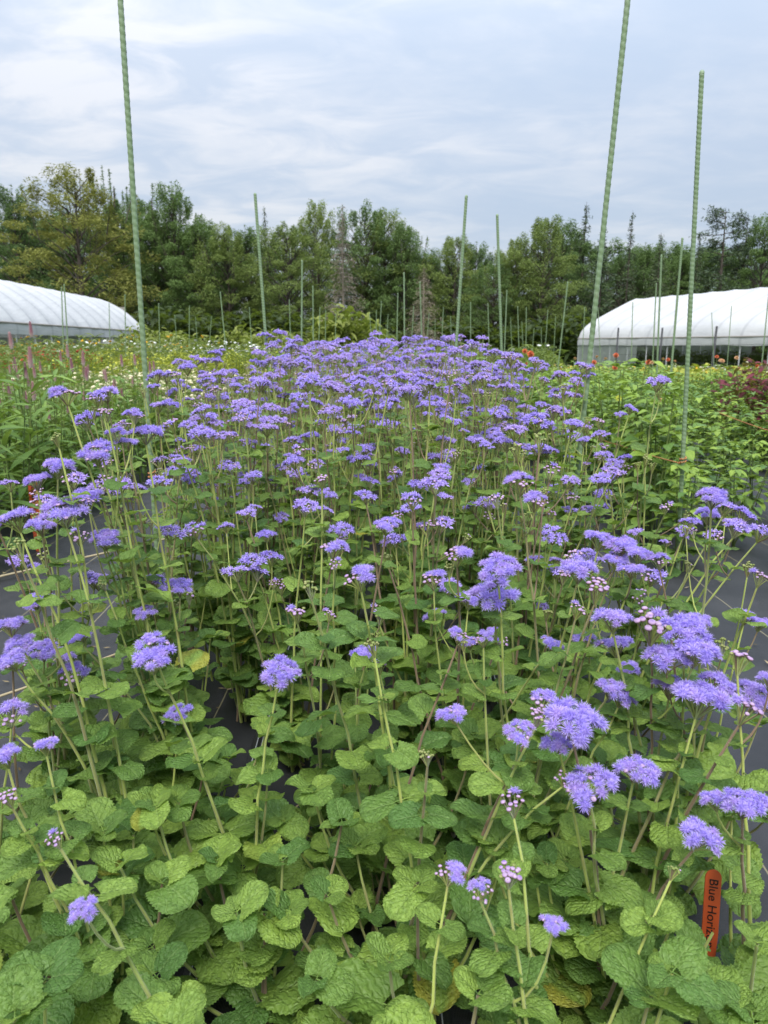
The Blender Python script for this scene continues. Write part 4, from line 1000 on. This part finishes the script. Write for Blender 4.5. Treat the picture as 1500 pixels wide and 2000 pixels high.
def spruce(h, wd, leafm, dens=1.0, dead=False, gap=0.0):
    t = thing('spruce_tree', 'tree', 'tree', (0, 0, 0)); tw = [tube([(0, 0, -.2), (0, 0, h * .5), (0, 0, h)], [h * .014, h * .009, .012], 6)]; pts = []
    nw = int(h * 3.2)
    for i in range(nw):
        f = (i + U(.2, .8)) / nw; z = h * (.06 + .93 * f); R_ = wd * (1 - f) ** .85 + .10
        for b in range(int(U(5, 8))):
            if rng.random() < gap: continue
            a = U(0, 6.28); L = R_ * U(.6, 1.1); e = np.array([L * math.cos(a), L * math.sin(a), z - L * U(.1, .35)])
            tw.append(tube([(0, 0, z), e * [.5, .5, 0] + [0, 0, z - .02], e], [.02, .014, .006] if dead else [.016, .01, .004], 3))
            k = max(3, int(L * 11 * dens)); u = rng.uniform(.12, 1, k); p = np.array([0, 0, z]) * (1 - u[:, None]) + e * u[:, None]
            p += rng.normal(0, .10, (k, 3)); p[:, 2] -= np.abs(rng.normal(0, .10, k)); pts.append(p)
    ob('trunk', to_mesh('trunk', join(tw), T_dead if dead else M_bark), t)
    ob('crown', to_mesh('crown', sprays(np.vstack(pts), .20 if dead else .32, .25), leafm), t, kind='stuff'); return t
def pine(h, wd):
    t = thing('pine_tree', 'tree', 'tree', (0, 0, 0)); tw = [tube([(0, 0, -.2), (.15, 0, h * .5), (0, 0, h)], [h * .014, h * .01, .02], 6)]; pts = []
    for i in range(34):
        f = .35 + .65 * (i + U(0, 1)) / 34; z = h * f; a = U(0, 6.28); L = wd * U(.5, 1.1) * (1.15 - f) ** .5; e = np.array([L * math.cos(a), L * math.sin(a), z + L * U(-.05, .25)])
        tw.append(tube(bez((0, 0, z - .1), e * [.5, .5, 1] - [0, 0, .15], e, 4), [.04, .03, .02, .01], 4))
        for q in (.55, .8, 1.0):
            k = 32; p = np.array([e[0] * q, e[1] * q, z + (e[2] - z) * q]) + rng.normal(0, 1, (k, 3)) * [.34, .34, .13]; pts.append(p)
    ob('trunk', to_mesh('trunk', join(tw), M_bark), t); ob('crown', to_mesh('crown', sprays(np.vstack(pts), .3, .4), T_ev), t, kind='stuff'); return t
TREES = {'dec': [broad(11, 3.7, 20000, T_dec) for _ in range(3)], 'light': [broad(11, 3.7, 20000, T_light) for _ in range(2)], 'yel': [broad(12, 3.8, 18000, T_yel)],
         'up': [broad(14, 2.6, 11000, T_dec, .2, .24, True)], 'spr': [spruce(12, 2.7, T_ev), spruce(12, 2.4, T_ev, .8, gap=.15)], 'dead': [spruce(10, 2.7, T_dead, 1.5, True)], 'pine': [pine(12, 2.6)]}
NOMH = {'dec': 11, 'light': 11, 'yel': 12, 'up': 14, 'spr': 12, 'dead': 10, 'pine': 12}
used = set()
def tree(kind, px, ytop, D, label, wide=1.0):
    p = P(px, ytop, D); g0 = gz(p[0], D); s = (p[2] - g0) / NOMH[kind] / (1.02 if kind in ('dec', 'light', 'yel', 'up') else 1.0)
    pr = TREES[kind]; o = place(pr, used, int(U(0, len(pr))), (p[0], D, g0), U(0, 6.28), (s * wide * U(.85, 1.2), s * wide * U(.85, 1.2), s), label, 'trees along the field edge')
    return o
SH_D, SH_L = 'dark green broadleaf tree in the solid tree line', 'lighter green broadleaf tree in the solid tree line'
for k, px, yt, D, lab, wd in [
 ('dec', 22, 378, 58, 'dark broadleaf tree standing furthest left of the tree line', 1.0), ('yel', 140, 338, 50, 'large yellowish-green tree rising behind the left tunnel', 1.05),
 ('up', 212, 292, 56, 'tallest feathery tree with upright shoots behind the left stake', 1.0), ('up', 292, 322, 55, 'feathery upright tree close right of the tallest one', 1.0), ('dec', 335, 372, 54, 'dark tree stepping down right of the feathery trees', .9),
 ('dec', 385, 438, 53, SH_D, 1.0), ('light', 440, 450, 52, SH_L, 1.0), ('dec', 480, 452, 56, SH_D, 1.0), ('spr', 516, 402, 62, 'narrow spruce top poking above the tree line at the left-centre stake', .6),
 ('light', 560, 448, 52, SH_L, 1.1), ('light', 618, 408, 56, 'pale broadleaf tree close left of the dead spruce', .8), ('dead', 668, 398, 46, 'tall brown dying spruce in the middle of the tree line', .85), ('dec', 712, 416, 56, SH_D, .9),
 ('light', 752, 424, 57, SH_L, .9), ('dec', 790, 450, 55, SH_D, .9), ('dead', 828, 520, 42, 'shorter dead grey-brown conifer with bare drooping twigs', 1.05), ('dec', 838, 500, 56, SH_D, 1.0), ('light', 890, 470, 54, SH_L, 1.0),
 ('dec', 930, 484, 56, SH_D, .9), ('light', 1010, 478, 52, SH_L, 1.0), ('light', 1065, 434, 50, 'broad light green tree rising left of the right-hand spruces', 1.0), ('dec', 1100, 442, 54, SH_D, .9),
 ('spr', 1146, 394, 54, 'tall dark spruce just left of the leaning right stake', .8), ('spr', 1180, 440, 52, 'dark spruce partly behind the leaning right stake', 1.0), ('spr', 1236, 410, 54, 'narrow pointed spruce right of the leaning right stake', .75),
 ('spr', 1292, 455, 54, 'pointed spruce behind the end of the right tunnel ridge', .95), ('dec', 1262, 485, 58, SH_D, .9), ('spr', 1368, 452, 58, 'thin spruce top behind the bare right-hand stake', .7), ('pine', 1418, 412, 52, 'open dark pine with gaps above the right tunnel roof', 1.0),
 ('pine', 1462, 424, 54, 'open dark pine second from the right picture edge', .9), ('dec', 1500, 432, 52, 'dark tree at the right picture edge above the tunnel', 1.0), ('dec', 1335, 500, 60, SH_D, 1.0), ('dec', 1215, 500, 58, SH_D, 1.0), ('dec', 965, 520, 50, SH_D, .9),
 ('dec', 60, 430, 62, SH_D, 1.0), ('dec', 265, 400, 62, SH_D, 1.0), ('spr', 1450, 470, 58, 'dark spruce low behind the open pines', 1.1), ('dec', 1390, 490, 60, SH_D, 1.0)]:
    tn = globals().get('tn', 0) + 1
    tree(k, px, yt, D, lab + f', {nth(tn - 1)} counted along the wood' if lab in (SH_D, SH_L) else lab, wd)
for px in range(-60, 1600, 62):                      # second row closing the gaps
    yt = np.interp(px, [0, 250, 400, 700, 830, 950, 1080, 1250, 1500], [430, 400, 470, 470, 525, 520, 475, 490, 490]) + U(-8, 18)
    tree('dec' if rng.random() < .65 else 'spr', px + U(-15, 15), yt, U(63, 72), f'dark tree in the back row of the wood, {nth((px + 60) // 62)} from the left', 1.4)
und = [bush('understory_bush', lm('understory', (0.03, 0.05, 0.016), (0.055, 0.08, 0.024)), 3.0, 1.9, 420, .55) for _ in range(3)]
us = set()
for px in range(-40, 1580, 46):
    D = U(46, 50) if not 1120 < px else U(52, 56); p = P(px, 640, D); x = p[0] + U(-.5, .5)
    place(und, us, int(U(0, 3)), (x, D, gz(x, D)), U(0, 6), (1, 1, U(.7, 1.25)), f'dark bush in the shade under the tree line, {nth((px + 40) // 46)} from the left', 'bushes under the trees')
yb = [bush('yellow_green_bush', bush_y, 1.35, .75, 420, .22) for _ in range(3)]
us = set()
for bi, (px, yt, D, wd) in enumerate([(268, 632, 30, 1.0), (300, 640, 28, 1.1), (335, 640, 30, 1.0), (350, 645, 27, .9), (400, 655, 28, .8), (450, 640, 30, .9), (478, 635, 30, 1.0), (520, 640, 28, 1.0), (545, 640, 29, 1.1), (575, 650, 30, .9), (600, 655, 28, .8),
                      (640, 610, 24, 1.0), (665, 595, 24, 1.2), (690, 600, 24, 1.2), (715, 615, 25, 1.0), (740, 640, 26, .8), (560, 655, 26, .8), (490, 655, 26, .9), (1040, 682, 25, .8), (1060, 680, 27, .8), (975, 685, 25, .8)]):
    p = P(px, yt, D); g0 = gz(p[0], D); h = max(.5, (p[2] - g0)) / 1.35
    lab = f'tall bright green bush in the middle of the field, {nth(bi - 11)} from the left' if 630 < px < 730 else f'yellow-green rounded bush before the dark trees, {nth(bi)} planted from the left tunnel'
    place(yb, us, int(U(0, 3)), (p[0], D, g0), U(0, 6), (wd, wd, h), lab, 'bushes before the trees')
# rough grass in the gaps far out
gpts = []
for _ in range(5200):
    y = U(18, 46); x = U(-.6, .6) * y; gpts.append(updir((x, y, gz(x, y) - .02), (U(-.3, .3), U(-.3, .3), 1), U(0, 6), U(.25, .55)))
BL = G([(-.03, 0, 0), (.03, 0, 0), (.05, .12, 1.0), (-.16, 0, 0), (-.1, 0, 0), (-.22, -.1, .8), (.1, .05, 0), (.16, .05, 0), (.26, .1, .85)], [(0, 1, 2), (3, 4, 5), (6, 7, 8)])
go = ob('grass', to_mesh('grass', BL.many(np.array(gpts)), simple('rough_grass', (.07, .10, .02), (.14, .17, .05), .7, .2, .2)), kind='stuff')

# prototypes that no spot called for
for nm, p in PROTOS.items():
    if nm not in PLACED:
        for c in list(p.children_recursive): bpy.data.objects.remove(c)
        bpy.data.objects.remove(p)
